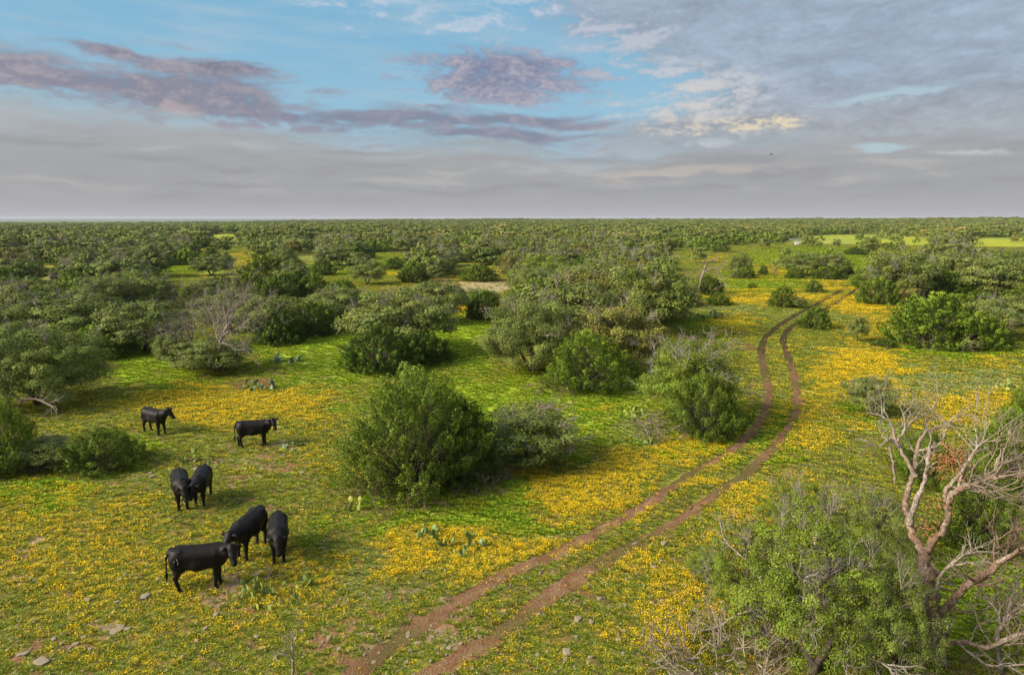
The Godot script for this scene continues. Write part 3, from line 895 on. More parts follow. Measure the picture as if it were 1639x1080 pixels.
func build_woods() -> void:
	for s in 6:
		oak_kit.push_back(kit(oak_meshes(101 + s, 4.0, 5.6, 96, 230, 0.092, 0.85, false, 0.14 + 0.045 * s, 0.25 + 0.05 * (s % 3)), 4.0, 5.6, M.dead))
	for s in 5:
		jun_kit.push_back(kit(juniper_meshes(201 + s, 2.6, 4.2, 170, 165, 0.14, false, 0.15 + 0.2 * (s % 3), 0.75), 2.6, 4.2, M.dead))
	for s in 5:
		oak_far.push_back(kit(oak_meshes(301 + s, 4.0, 5.4, 46, 110, 0.2, 0.95, false, 0.08 + 0.06 * s, 0.2, 3, 0.9), 4.0, 5.4, M.dead))
	for s in 3:
		jun_far.push_back(kit(juniper_meshes(401 + s, 2.6, 4.2, 50, 70, 0.32, false, 0.3), 2.6, 4.2, M.dead))
	var big_oak := kit(oak_meshes(107, 3.2, 5.2, 120, 360, 0.056, 0.66, true, 0.2, 0.24, 6, 0.75), 3.2, 5.2, M.dead)
	var lit_oak := kit(oak_meshes(110, 5.0, 5.6, 170, 400, 0.072, 0.85, true, 0.05, 0.16, 6), 5.0, 5.6, M.dead)
	var big_jun := kit(juniper_meshes(207, 3.0, 5.4, 440, 360, 0.078, true, 0.3, 0.7), 3.0, 5.4, M.dead)
	var big_jun2 := kit(juniper_meshes(208, 2.0, 3.2, 210, 290, 0.075, true, 0.2, 0.8), 2.0, 3.2, M.dead)
	var leaf_oak := kit(oak_meshes(115, 3.2, 4.8, 200, 210, 0.040, 0.42, true, 0.12, 0.15, 6, 0.55), 3.2, 4.8, M.dead)
	# kind, x, z, half width, height, kit (-1: any), tint, label
	var list := [
		["J", -4.36,-29.79,2.85,5.46, big_jun, 0, "largest juniper in the middle foreground, dense dark green and shaggy to the ground"],
		["J", -2.49,-30.54,1.77,3.76, big_jun2, 1, "shorter juniper pressed against the right flank of the largest juniper"],
		["O", 0.89,-32.36,2.95,2.89, oak_kit[5], 1, "low dull scrub oak just right of the largest juniper, bleached branch rising from it"],
		["O", 10.78,-39.77,3.21,5.08, big_oak, 2, "live oak with bare lichen-grey limbs beside the bend of the track"],
		["J", 10.88,-36.99,1.85,3.45, big_jun2, 0, "rounded juniper growing at the foot of the oak beside the track bend"],
		["J", 5.52,-47.9,2.93,3.89, big_jun2, 2, "broad bright juniper at the front of the central oak grove"],
		["O", 1.52,-53.12,4.11,6.13, lit_oak, 1, "wide grey-green live oak forming the left end of the central grove"],
		["O", 8.15,-52.47,4.06,5.57, oak_kit[5], 3, "brownish live oak with dead limbs right of the broad bright juniper"],
		["O", 4.81,-60.29,5.35,6.83, oak_kit[2], 1, "tall grey-green oak in the middle of the central grove"],
		["O", 14.44,-70.51,5.24,8.08, oak_kit[0], 0, "tallest rounded live oak at the right end of the central grove"],
		["O", 10.6,-81.51,6.03,6.5, oak_kit[3], 0, "olive live oak at the back of the central grove"],
		["O", 18.74,-80.84,3.74,5.44, oak_kit[4], 1, "live oak with a long low bough reaching over the flowers"],
		["O", -10.1,-60.29,5.35,5.89, oak_kit[4], 1, "spreading live oak with white bare twigs standing left of the green hollow"],
		["J", -10.8,-53.7,2.77,3.67, jun_kit[1], 1, "dark juniper under the left side of the spreading oak"],
		["J", -7.36,-56.4,2.11,2.72, jun_kit[3], 1, "small juniper under the right side of the spreading oak"],
		["J", -3.61,-82.27,2.05,3.51, jun_kit[0], 0, "upright juniper alone in the green gap beyond the hollow"],
		["O", -4.86,-96.81,3.57,2.19, oak_kit[0], 1, "small oak standing just behind the upright juniper in the gap"],
		["O", -8.21,-96.33,1.95,2.6, oak_kit[2], 0, "thin young oak left of the upright juniper in the gap"],
		["J", -36.19,-59.2,2.63,2.81, jun_kit[2], 2, "bright juniper at the foot of the left wood beside the grass tongue"],
		["O", -33.8,-61.69,4.32,4.84, oak_kit[1], 1, "grey-green live oak at the front of the left wood behind the bright juniper"],
		["O", -42.1,-63.68,5.04,4.96, oak_kit[3], 0, "olive live oak at the front of the left wood"],
		["O", -48.08,-62.15,4.93,4.67, oak_kit[5], 0, "live oak cut by the left edge of the picture in the front row"],
		["O", -31.21,-43.47,4.42,5.46, lit_oak, 0, "sunlit spreading live oak on the left edge with a low dead limb"],
		["O", -39.89,-52.87,3.22,4.29, lit_oak, 0, "pale sunlit oak crown behind the spreading oak on the left edge"],
		["J", -24.33,-31.14,1.42,3.44, big_jun2, 2, "bright juniper in the left corner below the spreading oak"],
		["J", -20.07,-31.91,1.69,1.89, big_jun2, 0, "low wide juniper bush left of the standing cow near the flowers"],
		["O", -22.72,-31.74,1.68,1.56, oak_kit[2], 1, "dull low scrub oak between the corner juniper and the wide juniper bush"],
		["O", -23.7,-53.28,3.5,2.73, oak_kit[3], 1, "dark scrub oak thicket around the foot of the dead grey tree"],
		["O", -27.63,-54.15,1.52,3.09, oak_kit[1], 1, "half bare scrub oak left of the dead grey tree"],
		["O", -24.35,-67.21,3.75,4.7, oak_kit[5], 1, "grey half bare live oak right of the dead grey tree"],
		["J", -21.09,-71.09,2.77,3.49, jun_kit[4], 0, "dark juniper at the edge of the bright lawn right of the dead tree"],
		["J", -22.63,-65.8,2.14,3.32, jun_kit[1], 1, "deep green juniper below the half bare oak beside the lawn"],
		["O", -19.42,-76.31,4.24,4.55, oak_kit[4], 1, "pale bare-twigged oak at the right end of the lawn edge"],
		["O", -8.69,-78.51,4,5.06, oak_kit[2], 1, "oak behind the spreading oak left of the green gap"],
		["J", -45.54,-125.87,4.5,5.45, jun_kit[0], 0, "broad dark juniper clump between the two left-hand far clearings"],
		["J", -51,-161.53,1.92,3.01, jun_kit[3], 0, "small round juniper in the far clearing above the dead grey tree"],
		["J", -40.92,-147.35,2.16,3.8, jun_kit[1], 0, "pear-shaped juniper left of the pale-skirted oak in the far clearing"],
		["O", -26.96,-126.42,3.83,4.74, oak_kit[3], 1, "pale-skirted rounded oak at the edge of the far clearing"],
		["O", -65.03,-147.6,4.46,4.19, oak_kit[0], 1, "dark oak clump left of the yellow strip of far clearing"],
		["J", -96.67,-220.45,2.41,3.12, jun_kit[2], 0, "small juniper standing in the yellow strip of far clearing"],
		["O", -54.97,-165.54,3.18,5.48, oak_kit[2], 1, "grey oak rising behind the small round juniper of the far clearing"],
		["O", -44.96,-179.44,5.08,4.93, oak_kit[1], 0, "oak pair behind the pear-shaped juniper of the far clearing"],
		["J", -19,-131.65,2.78,4.08, jun_kit[4], 0, "dark round juniper at the right end of the far clearing"],
		["J", -28.07,-163.83,2.54,3.03, jun_kit[0], 1, "dark juniper behind the pale-skirted oak to its right"],
		["O", -16.06,-149.39,4.92,4.77, oak_kit[0], 1, "wide grey oak behind the dark round juniper of the far clearing"],
		["J", -6.29,-133.28,3.42,3.38, jun_kit[2], 0, "lone dome-shaped juniper above the pale stony patch"],
		["O", 0.31,-133.88,3.19,5.52, oak_kit[5], 3, "brownish half bare oak right of the dome-shaped juniper"],
		["J", -46.5,-108.17,2.79,3.23, jun_kit[1], 0, "left end juniper of the dark belt below the far clearing"],
		["J", -41.57,-108.27,2.99,3.61, jun_kit[3], 0, "second juniper from the left in the belt below the far clearing"],
		["J", -35.74,-105.71,3.01,3.71, jun_kit[0], 1, "middle juniper of the dark belt below the far clearing"],
		["J", -31.57,-108.12,2.68,3.53, jun_kit[4], 0, "fourth juniper from the left in the belt below the far clearing"],
		["J", -26.01,-102.94,2.37,3.08, jun_kit[2], 2, "right end juniper of the belt below the far clearing"],
		["J", 33.7,-75,1.63,2.46, jun_kit[3], 0, "round juniper bush standing close beside the two ruts"],
		["J", 37.45,-93.89,1.82,2.92, jun_kit[2], 0, "upright juniper in the yellow flowers left of the straight ruts"],
		["O", 39.15,-92.76,1.45,1.58, oak_kit[1], 1, "grey shrub leaning on the upright juniper in the flowers"],
		["J", 29.2,-95.83,1.59,1.76, jun_kit[1], 2, "low round bush in the yellow flowers right of the central grove"],
		["J", 50.08,-112.95,1.25,2.11, jun_kit[4], 0, "small sparse bush among flowers in front of the oak motte"],
		["J", 41.95,-118.84,0.76,1.05, jun_kit[0], 2, "tiny green bush in the flowers right of the snapped dead tree"],
		["O", 48.52,-145.46,2.66,4.96, oak_kit[0], 0, "lone rounded oak in the far meadow right of the snapped dead tree"],
		["J", 47.41,-139.76,2.43,2.19, jun_kit[2], 0, "juniper at the foot of the lone rounded oak in the far meadow"],
		["J", 55.26,-150.09,0.96,2.01, jun_kit[3], 0, "tiny dark juniper alone right of the lone rounded oak"],
		["O", 62.9,-146.1,4.81,5.19, oak_kit[3], 1, "left oak of the motte in the far meadow"],
		["O", 66.71,-142.75,4.05,5.09, oak_kit[0], 1, "right oak of the motte in the far meadow"],
		["J", 57.75,-139.38,1.66,2.35, jun_kit[1], 0, "juniper under the left end of the oak motte in the far meadow"],
		["J", 64.14,-138.55,2.92,2.66, jun_kit[0], 0, "juniper in the middle of the oak motte in the far meadow"],
		["J", 70.71,-145.66,2,2.57, jun_kit[4], 1, "juniper under the right end of the oak motte in the far meadow"],
		["J", 31.6,-109.63,2.12,3.31, jun_kit[1], 0, "dark juniper behind the snapped dead tree"],
		["J", 52.38,-97.07,2.68,3.95, jun_kit[2], 0, "round juniper at the point where the ruts vanish"],
		["O", 59.08,-103.45,5.71,7.55, oak_kit[5], 0, "live oak with pale bare limbs behind the juniper where the ruts vanish"],
		["J", 63.93,-119.98,3.85,4.45, jun_kit[3], 2, "bright juniper left behind the pale limbed oak"],
		["J", 40.25,-64.65,3.76,5.09, jun_kit[0], 2, "largest bright juniper of the right-hand thicket"],
		["J", 43.69,-63.58,2.81,3.5, jun_kit[2], 2, "bright juniper right of the largest one in the right-hand thicket"],
		["O", 49.48,-68.18,3.49,4.59, oak_kit[4], 1, "dull oak at the right end of the right-hand thicket"],
		["J", 49.83,-75.64,3.86,3.78, jun_kit[4], 0, "juniper behind the front pair of the right-hand thicket"],
		["J", 59.98,-78.94,3.29,4.51, jun_kit[1], 0, "juniper at the right picture edge behind the thicket"],
		["O", 73.29,-101.99,6.1,6.69, oak_kit[1], 1, "wide grey oak behind the right-hand thicket near the right edge"],
		["J", 66.75,-105.06,3.38,4.25, jun_kit[0], 1, "deep green juniper between the two oaks behind the thicket"],
		["O", 72.58,-111.94,5.14,6.78, oak_kit[2], 1, "grey oak in the middle behind the right-hand thicket"],
		["J", 70.48,-103.41,3.33,3.61, jun_kit[3], 2, "bright juniper below the grey oaks behind the thicket"],
		["O", 122.48,-235.88,3.65,6.11, oak_kit[3], 0, "tall narrow tree alone near the far end of the meadow"],
		["J", 115.98,-232.28,3.17,2.65, jun_kit[1], 1, "low bush at the foot of the tall narrow far tree"],
		["J", 163.29,-299.31,2.72,1.83, jun_kit[2], 0, "small far bush right of the tall narrow tree"],
		["O", 34.28,-66.43,1.11,2.62, oak_kit[5], 0, "sparse knee-high sapling left of the right-hand thicket"],
		["J", 35.5,-63.66,1.07,0.74, jun_kit[4], 1, "low grey shrub at the left foot of the right-hand thicket"],
		["O", 22.19,-40.87,1.71,2.47, oak_kit[2], 1, "dark scrub oak behind the big bleached dead tree"],
		["J", 29.97,-38.16,1.09,2.81, big_jun2, 0, "dark juniper at the right edge in the flowers"],
		["J", 21.92,-28.56,1.66,3.73, big_jun2, 2, "bright juniper behind the right fork of the big dead tree"],
		["J", 19.09,-29.95,1.3,2.45, big_jun2, 2, "low bright juniper behind the left fork of the big dead tree"],
		["J", 17.24,-23.89,1.29,3.07, big_jun2, 0, "juniper under the right-hand limbs of the big dead tree"],
		["O", 18.39,-22.76,1.01,2.45, leaf_oak, 0, "leafy scrub at the right edge under the dead limbs"],
		["O", 8.07,-16.53,2.18,4.47, leaf_oak, 2, "fine-leaved young live oak filling the lower right foreground"],
		["O", 7.11,-19.17,1.44,3.06, leaf_oak, 2, "left outer clump of yellow-green oak scrub in the right foreground"],
		["O", 12.19,-21.39,1.59,3.13, leaf_oak, 0, "dull oak scrub between the young oak and the dead tree"],
		["O", 10.42,-22.46,1.33,3.03, leaf_oak, 2, "low yellow-green scrub at the upper left of the young oak"],
		["O", 8.16,-19.17,1.05,2.16, leaf_oak, 0, "olive scrub between the left outer clump and the young oak"],
		["O", 6.58,-21.39,0.74,1.02, leaf_oak, 2, "small yellow-green scrub furthest left at the edge of the track-side flowers"],
		["O", 10.49,-24.91,1.1,2.05, leaf_oak, 2, "yellow-green scrub highest up the slope left of the dead oak"],
		["O", 9.54,-15.68,1.2,3.62, leaf_oak, 0, "leafy scrub in the bottom corner left of the dead tree's foot"],
	]
	var no := 0
	var nj := 0
	var taken: Array[Vector3] = []
	for t in list:
		var at := Vector3(t[1], 0, t[2])
		var oak: bool = t[0] == "O"
		rng.seed = hash(t[7])
		var m: Material = M.oak[t[6]] if oak else M.jun[t[6]]
		plant(t[5], "live_oak" if oak else "juniper", t[7], "tree" if t[4] > 1.6 else "shrub", "", at, t[3], maxf(t[4], 0.4), rng.randf() * TAU, m)
		taken.push_back(Vector3(at.x, t[3], at.z))
		if oak: no += 1
		else: nj += 1
	fill_woods(taken, no, nj)

# woods that fill in behind: ellipses on the ground nearer than 150 m, everywhere but the clearings beyond
const WOOD := [[-0.730,4.585,0.173,0.435], [-0.651,4.829,0.284,0.352], [-0.450,4.660,0.138,0.359], [-0.322,4.594,0.083,0.246], [-0.202,4.619,0.055,0.271], [0.115,4.694,0.133,0.487], [0.691,5.067,0.133,0.428], [0.211,5.100,0.046,0.395], [-0.128,4.910,0.018,0.206]]
const ZONES := ["behind the left edge oak", "behind the dead grey tree", "beyond the bright lawn", "beyond the green hollow", "behind the central grove", "beyond the far meadow", "behind the right-hand thicket"]
const ORDINAL := ["first", "second", "third", "fourth", "fifth", "sixth", "seventh", "eighth", "ninth", "tenth", "eleventh", "twelfth", "thirteenth", "fourteenth", "fifteenth", "sixteenth", "seventeenth", "eighteenth", "nineteenth", "twentieth"]

func fill_woods(taken: Array[Vector3], no: int, nj: int) -> void:
	rng.seed = 99
	var cand := []
	# jittered rows, wider apart with distance
	var r := 50.0
	while r < 2600.0:
		var gap := 4.6 + r * 0.0035 + (maxf(0.0, r - 500.0) * 0.004)
		var az := -0.74
		while az < 0.74:
			var a2 := az + rnd(-0.5, 0.5) * gap / r
			var r2 := r + rnd(-0.5, 0.5) * gap
			az += gap / r
			var x := sin(a2) * r2
			var z := -cos(a2) * r2
			var w := nz.get_noise_2d(x * 0.06, z * 0.06)
			if r2 < 152.0:
				if ell(WOOD, x + w * 3.0, z + w * 4.0) < 0.35: continue
				if bio(x, z).g > 0.6 or rut_dist(x, z) < 5.0 : continue
			var dot := r2 >= 90.0 and open_at(x + w * 2.0, z + w * 3.0) > 0.3
			if dot and (rng.randf() > 0.05 or r2 < 150.0): continue
			if r2 >= 152.0 and rng.randf() < 0.10: continue
			var near := false
			if r2 < 170.0:
				for t in taken:
					if Vector2(x - t.x, z - t.z).length() < t.y * 0.75 + 1.2: near = true
			if near: continue
			var jun := rng.randf() < clampf(0.40 + nz.get_noise_2d(x * 0.03 + 50.0, z * 0.03) * 0.5, 0.1, 0.8)
			if r2 > 85.0 and r2 < 900.0 and nz.get_noise_2d(x * 0.024 + 20.0, z * 0.024) + w * 0.3 < (-0.42 if r2 < 150.0 else -0.27): continue
			var big := rng.randf()
			if dot: big *= 0.4
			var R := (lerpf(1.5, 3.2, big) if jun else lerpf(2.2, 5.2, big)) * (1.0 + maxf(0.0, r - 500.0) * 0.0004)
			var H := (lerpf(2.4, 4.6, big) if jun else lerpf(3.4, 6.4, big)) * rnd(0.9, 1.1)
			var blocks := false
			if r2 > 60.0 and r2 < 420.0:
				for q in [0.45, 0.75, 1.0]:
					var s: float = 12.0 / (12.0 - H * q)
					for sh in [-0.45, 0.45]:
						if open_at((x + R * sh) * s, z * s) > 0.45: blocks = true
			if blocks and not dot: continue
			cand.push_back([R / r2, jun, x, z, R, H, a2, r2])
		r += gap * 0.92
	cand.sort_custom(func(p, q): return p[0] > q[0])
	# rows and counting from the left, so that each tree can be pointed at
	var single := []
	var mass := []
	for c in cand:
		var jun: bool = c[1]
		if c[7] < 330.0 and (nj < 290 if jun else no < 290):
			if jun: nj += 1
			else: no += 1
			single.push_back(c)
		else: mass.push_back(c)
	single.sort_custom(func(p, q): return p[6] < q[6])
	var count := {}
	for c in single:
		var zone := clampi(int((c[6] + 0.64) / 0.183), 0, 6)
		var row := "nearest" if c[7] < 85.0 else ("second" if c[7] < 115.0 else ("third" if c[7] < 150.0 else ("fourth" if c[7] < 195.0 else ("fifth" if c[7] < 245.0 else "sixth"))))
		var jun: bool = c[1]
		var q := rng.randf()
		var ti: int = (2 if q < 0.3 else (1 if q < 0.5 else 0)) if jun else (1 if q < 0.45 else (2 if q < 0.56 else (3 if q < 0.68 else 0)))
		var tint: String = TINT_JUN[ti] if jun else TINT_OAK[ti]
		var key := "%s %d %s %s" % [row, zone, jun, tint]
		var k: int = count.get(key, 0)
		count[key] = k + 1
		var kind := "juniper" if jun else "live oak"
		var label := "%s %s, %s from left in the %s row %s" % [tint, kind, ORDINAL[mini(k, 19)], row, ZONES[zone]]
		var kits: Array = (jun_kit if jun else oak_kit) if c[7] < 125.0 else (jun_far if jun else oak_far)
		plant(kits[rng.randi() % kits.size()], "juniper" if jun else "live_oak", label, "tree", "junipers of the woods" if jun else "live oaks of the woods", Vector3(c[2], 0, c[3]), c[4], c[5], rng.randf() * TAU, M.jun[ti] if jun else M.oak[ti])
	# the far woodland that reads as one mass
	var root := Node3D.new()
	root.name = "woodland"
	add_child(root)
	tag(root, "far oak and juniper woodland reaching to the horizon as one mass", "woodland", "", "stuff")
	var kinds := [oak_meshes(501, 4.0, 5.2, 18, 48, 0.38, 1.25, false, 0.0, 0.15, 3), oak_meshes(502, 4.0, 5.2, 20, 44, 0.37, 1.15, false, 0.1, 0.15, 3, 1.2), juniper_meshes(503, 2.6, 4.2, 18, 26, 0.75, false, 0.3)]
	var bufs: Array[PackedFloat32Array] = [PackedFloat32Array(), PackedFloat32Array(), PackedFloat32Array()]
	for c in mass:
		var k := 2 if c[1] else (1 if rng.randf() < 0.4 else 0)
		var sx: float = c[4] / (2.6 if k == 2 else 4.0)
		var sy: float = c[5] / (4.2 if k == 2 else 5.2)
		var a := rng.randf() * TAU
		var v := rnd(0.8, 1.25)
		var tc := Color(v, v * rnd(0.94, 1.04), v * rnd(0.85, 1.35))
		if rng.randf() < 0.07: tc = Color(1.5 * v, 1.15 * v, 1.5 * v)
		var vs := rnd(0.75, 1.45)
		sx *= vs
		sy *= lerpf(1.0, vs, 0.5)
		bufs[k].append_array(PackedFloat32Array([cos(a) * sx, 0, sin(a) * sx, c[2], 0, sy, 0, height(c[2], c[3], false), -sin(a) * sx, 0, cos(a) * sx, c[3], tc.r, tc.g, tc.b, 1.0]))
	print("trees ", no, " ", nj, " mass ", mass.size())
	for k in 3:
		var mm := MultiMesh.new()
		mm.transform_format = MultiMesh.TRANSFORM_3D
		mm.use_colors = true
		mm.mesh = kinds[k][1].mesh(M.oak[0] if k < 2 else M.jun[0])
		mm.instance_count = bufs[k].size() / 16
		mm.buffer = bufs[k]
		var o := MultiMeshInstance3D.new()
		o.name = "oak_crowns" if k < 2 else "juniper_crowns"
		o.multimesh = mm
		o.set_meta("kind", "stuff")
		root.add_child(o, true)
# ------------------------------------------------------------------ dead wood
func limb(acc: Acc, pts: Array, r0: float, r1: float, sides: int, c0: Color, c1: Color, twig := 0.0, tdepth := 2, from := 0.35) -> void:
	# a limb through the given points (smoothed), tapering, with bare side twigs
	var p := PackedVector3Array()
	var rr := PackedFloat32Array()
	var nS := 5
	var total := (pts.size() - 1) * nS
	for k in pts.size() - 1:
		var a: Vector3 = pts[k]
		var b: Vector3 = pts[k + 1]
		var pre: Vector3 = pts[maxi(k - 1, 0)]
		var post: Vector3 = pts[mini(k + 2, pts.size() - 1)]
		for s in nS:
			var t := float(s) / nS
			var q := a.cubic_interpolate(b, pre, post, t)
			var u := float(k * nS + s) / total
			p.push_back(q + rvec() * lerpf(r0, r1, u) * 0.36)
			rr.push_back(lerpf(r0, r1, pow(u, 0.7)) * rnd(0.8, 1.05))
	p.push_back(pts[pts.size() - 1]); rr.push_back(r1)
	var base := acc.v.size()
	tube(acc, p, rr, sides, c0)
	for k in p.size():
		var c := c0.lerp(c1, float(k) / p.size()) * rnd(0.85, 1.12)
		for s in sides: acc.c[base + k * sides + s] = c * rnd(0.72, 1.2) if rng.randf() > 0.1 else Color(1.25, 1.28, 1.12)
	if twig > 0.0:
		var k := int(total * from)
		while k < p.size():
			var along := (p[mini(k + 1, p.size() - 1)] - p[maxi(k - 1, 0)]).normalized()
			var d := (along * 0.7 + rvec() * 0.8 + Vector3(0, 0.2, 0)).normalized()
			if k >= p.size() - 1: d = along
			twigs(acc, p[k], d, twig * rnd(0.5, 1.1), minf(rr[k] * 0.6, 0.028 if twig < 0.85 else 0.045), tdepth, c1 * rnd(0.8, 1.1))
			k += 1 + int(rng.randf() * (3.2 if twig < 0.85 else 2.0))

func build_dead_trees() -> void:
	rng.seed = 4711
	var brown := Color(0.62, 0.47, 0.38)
	var pale := Color(1.08, 1.02, 0.94)
	var mid := Color(0.84, 0.76, 0.67)
	# the big bleached oak in the lower right corner
	var o := thing("dead_oak", "big forked dead oak with bleached crooked limbs in the lower right foreground", "dead tree", Vector3(11.86,-0.53,-17) * Vector3(1, 0, 1))
	var at := o.position
	var put := func(called: String, a: Acc) -> void:
		var m := part(called, a.mesh(M.dead), o, null, Transform3D(Basis.IDENTITY, -at))
	var a := Acc.new()
	limb(a, [Vector3(Vector3(11.86,-0.53,-17).x, -0.2, -17.0), Vector3(11.74,0.83,-17.1), Vector3(11.6,1.42,-17.2), Vector3(11.52,2.11,-17.3), Vector3(11.34,2.76,-17.4), Vector3(11.28,3.05,-17.45)], 0.240, 0.170, 9, brown, brown)
	put.call("trunk", a)
	a = Acc.new()
	limb(a, [Vector3(11.29,2.98,-17.4), Vector3(11.13,3.38,-17.7), Vector3(11.05,3.98,-18), Vector3(11.09,4.48,-18.1), Vector3(11.28,4.96,-18.2), Vector3(11.47,5.51,-18.5), Vector3(11.8,6,-18.7), Vector3(12.24,6.1,-18.8)], 0.136, 0.043, 8, brown, mid, 0.5, 2, 0.6)
	limb(a, [Vector3(11.47,5.51,-18.5), Vector3(11.74,5.65,-18.3), Vector3(12.03,5.84,-18.3), Vector3(12.17,6.13,-18.4), Vector3(12.4,6.5,-18.5), Vector3(12.66,6.6,-18.4), Vector3(12.96,6.56,-18.3)], 0.048, 0.017, 6, mid, pale, 0.5)
	put.call("limb", a)
	a = Acc.new()
	limb(a, [Vector3(11.28,4.87,-18.1), Vector3(11.13,5.29,-18.3), Vector3(10.95,5.73,-18.6), Vector3(10.88,6.19,-18.8), Vector3(10.62,6.42,-18.9), Vector3(10.24,6.5,-19)], 0.076, 0.021, 7, mid, pale, 0.7, 3, 0.3)
	limb(a, [Vector3(10.95,5.73,-18.6), Vector3(11.16,5.96,-18.7), Vector3(11.44,6.28,-18.8), Vector3(11.91,6.49,-18.9), Vector3(12.2,6.78,-19), Vector3(12.28,7.04,-19)], 0.060, 0.017, 6, mid, pale, 0.6, 3, 0.35)
	limb(a, [Vector3(11.23,6.04,-18.7), Vector3(11.21,6.41,-18.8), Vector3(11.09,6.75,-18.9), Vector3(10.93,6.9,-18.9)], 0.032, 0.013, 5, pale, pale, 0.5)
	put.call("limb", a)
	a = Acc.new()
	limb(a, [Vector3(10.85,5.85,-18.7), Vector3(10.46,5.62,-18.6), Vector3(10.22,5.73,-18.6), Vector3(9.93,5.81,-18.7)], 0.040, 0.017, 6, mid, pale, 0.4)
	limb(a, [Vector3(10.75,5.66,-18.6), Vector3(10.84,5.18,-18.5), Vector3(10.9,4.62,-18.4)], 0.048, 0.038, 6, mid, mid)
	put.call("limb", a)
	a = Acc.new()
	limb(a, [Vector3(10.94,3.71,-17.6), Vector3(10.99,4.48,-17.5), Vector3(11.17,4.98,-17.5), Vector3(11.2,5.54,-17.5), Vector3(11.25,5.95,-17.6)], 0.096, 0.051, 7, Color(0.85, 0.8, 0.78), pale, 0.4, 2, 0.6)
	put.call("limb", a)
	a = Acc.new()
	limb(a, [Vector3(11.31,2.92,-17.4), Vector3(11.42,3.43,-17.2), Vector3(11.53,3.95,-17), Vector3(11.44,4.63,-16.9), Vector3(11.37,4.98,-16.9), Vector3(11.61,5.34,-16.9), Vector3(11.95,5.81,-17), Vector3(12.13,6.15,-17), Vector3(12.31,6.32,-17)], 0.128, 0.025, 8, brown, pale, 0.7, 3, 0.55)
	put.call("limb", a)
	a = Acc.new()
	limb(a, [Vector3(11.43,4.6,-16.9), Vector3(11.49,4.95,-16.8), Vector3(11.71,5.2,-16.7), Vector3(11.93,5.34,-16.6), Vector3(12.29,5.5,-16.5), Vector3(12.65,5.57,-16.4), Vector3(13.58,5.7,-16.2)], 0.104, 0.043, 8, brown, mid, 0.9, 3, 0.25)
	limb(a, [Vector3(12.1,5.39,-16.6), Vector3(12.47,5.59,-16.6), Vector3(12.95,5.63,-16.6), Vector3(13.48,5.83,-16.5)], 0.056, 0.025, 6, mid, mid, 0.7)
	limb(a, [Vector3(12.35,5.54,-16.6), Vector3(12.45,5.84,-16.7), Vector3(12.67,6.19,-16.8)], 0.036, 0.030, 6, mid, pale)
	put.call("limb", a)
	a = Acc.new()
	limb(a, [Vector3(11.64,1.3,-17.1), Vector3(11.83,1.85,-16.9), Vector3(12.03,2.33,-16.7), Vector3(12.34,2.8,-16.5), Vector3(12.62,3.33,-16.3), Vector3(13.04,3.92,-16)], 0.112, 0.085, 8, brown, brown, 0.9, 3, 0.5)
	put.call("limb", a)
	a = Acc.new()
	limb(a, [Vector3(11.55,2.04,-17.1), Vector3(11.51,2.61,-16.9), Vector3(11.68,2.95,-16.8), Vector3(11.97,3.29,-16.7), Vector3(12.41,3.43,-16.6), Vector3(13.03,3.36,-16.5)], 0.060, 0.025, 6, mid, pale, 0.5)
	put.call("limb", a)
	a = Acc.new()
	limb(a, [Vector3(11.68,0.4,-16.9), Vector3(11.72,0.79,-16.6), Vector3(11.91,0.98,-16.4), Vector3(12.23,0.99,-16.2), Vector3(12.47,1.1,-16), Vector3(12.73,1.44,-15.9), Vector3(13.19,1.64,-15.8)], 0.088, 0.051, 7, brown, mid, 0.7, 2, 0.3)
	limb(a, [Vector3(11.67,0.49,-16.9), Vector3(11.81,1.12,-16.8), Vector3(11.87,1.49,-16.8), Vector3(11.87,1.79,-16.9)], 0.056, 0.034, 6, brown, mid)
	limb(a, [Vector3(11.62,0.81,-16.9), Vector3(11.29,0.72,-16.7), Vector3(10.98,0.86,-16.6), Vector3(10.88,1.15,-16.6), Vector3(11.07,1.28,-16.6)], 0.040, 0.017, 5, mid, pale, 0.3)
	limb(a, [Vector3(11.83,0.92,-16.4), Vector3(11.99,0.84,-16), Vector3(12.35,0.69,-15.8), Vector3(13.13,0.91,-15.6)], 0.040, 0.025, 5, mid, pale, 0.5)
	put.call("limb", a)
	# withered brown leaves still hanging in its fork
	a = Acc.new()
	for c in [Vector3(11.56,5.74,-17.2), Vector3(11.7,5.56,-17), Vector3(11.45,5.48,-17.3), Vector3(11.72,5.93,-17.3), Vector3(11.36,4.44,-17.1), Vector3(11.22,3.67,-17.3)]:
		var nl := 170 if c.y > 3.5 else 60
		for k in nl:
			var p: Vector3 = c + rvec() * sqrt(rng.randf()) * (0.42 if nl > 100 else 0.2)
			var nr := rvec()
			var ax := nr.cross(rvec()).normalized() * rnd(0.022, 0.04)
			var v := rnd(0.6, 1.3)
			a.kite(p - ax, p + nr.cross(ax) * 0.5, p + ax, p - nr.cross(ax) * 0.5, nr, Color(0.34 * v, 0.145 * v, 0.07 * v))
	var wl := part("withered_leaves", a.mesh(M.herb), o, null, Transform3D(Basis.IDENTITY, -at))
	wl.set_meta("kind", "stuff")
	# other dead trees: label, category, base, limbs
	var single := func(called: String, label: String, category: String, base: Vector3, limbs: Array, c0: Color, c1: Color) -> void:
		var t := thing(called, label, category, Vector3(base.x, 0, base.z))
		for l in limbs:
			var b := Acc.new()
			limb(b, l[0], l[1], l[2], 6, c0, c1, l[3], l[4], 0.25)
			part("trunk" if l == limbs[0] else "limb", b.mesh(M.dead), t, null, Transform3D(Basis.IDENTITY, -t.position))
	var g0 := Color(0.86, 0.76, 0.68)
	var g1 := Color(1.1, 1.06, 1.0)
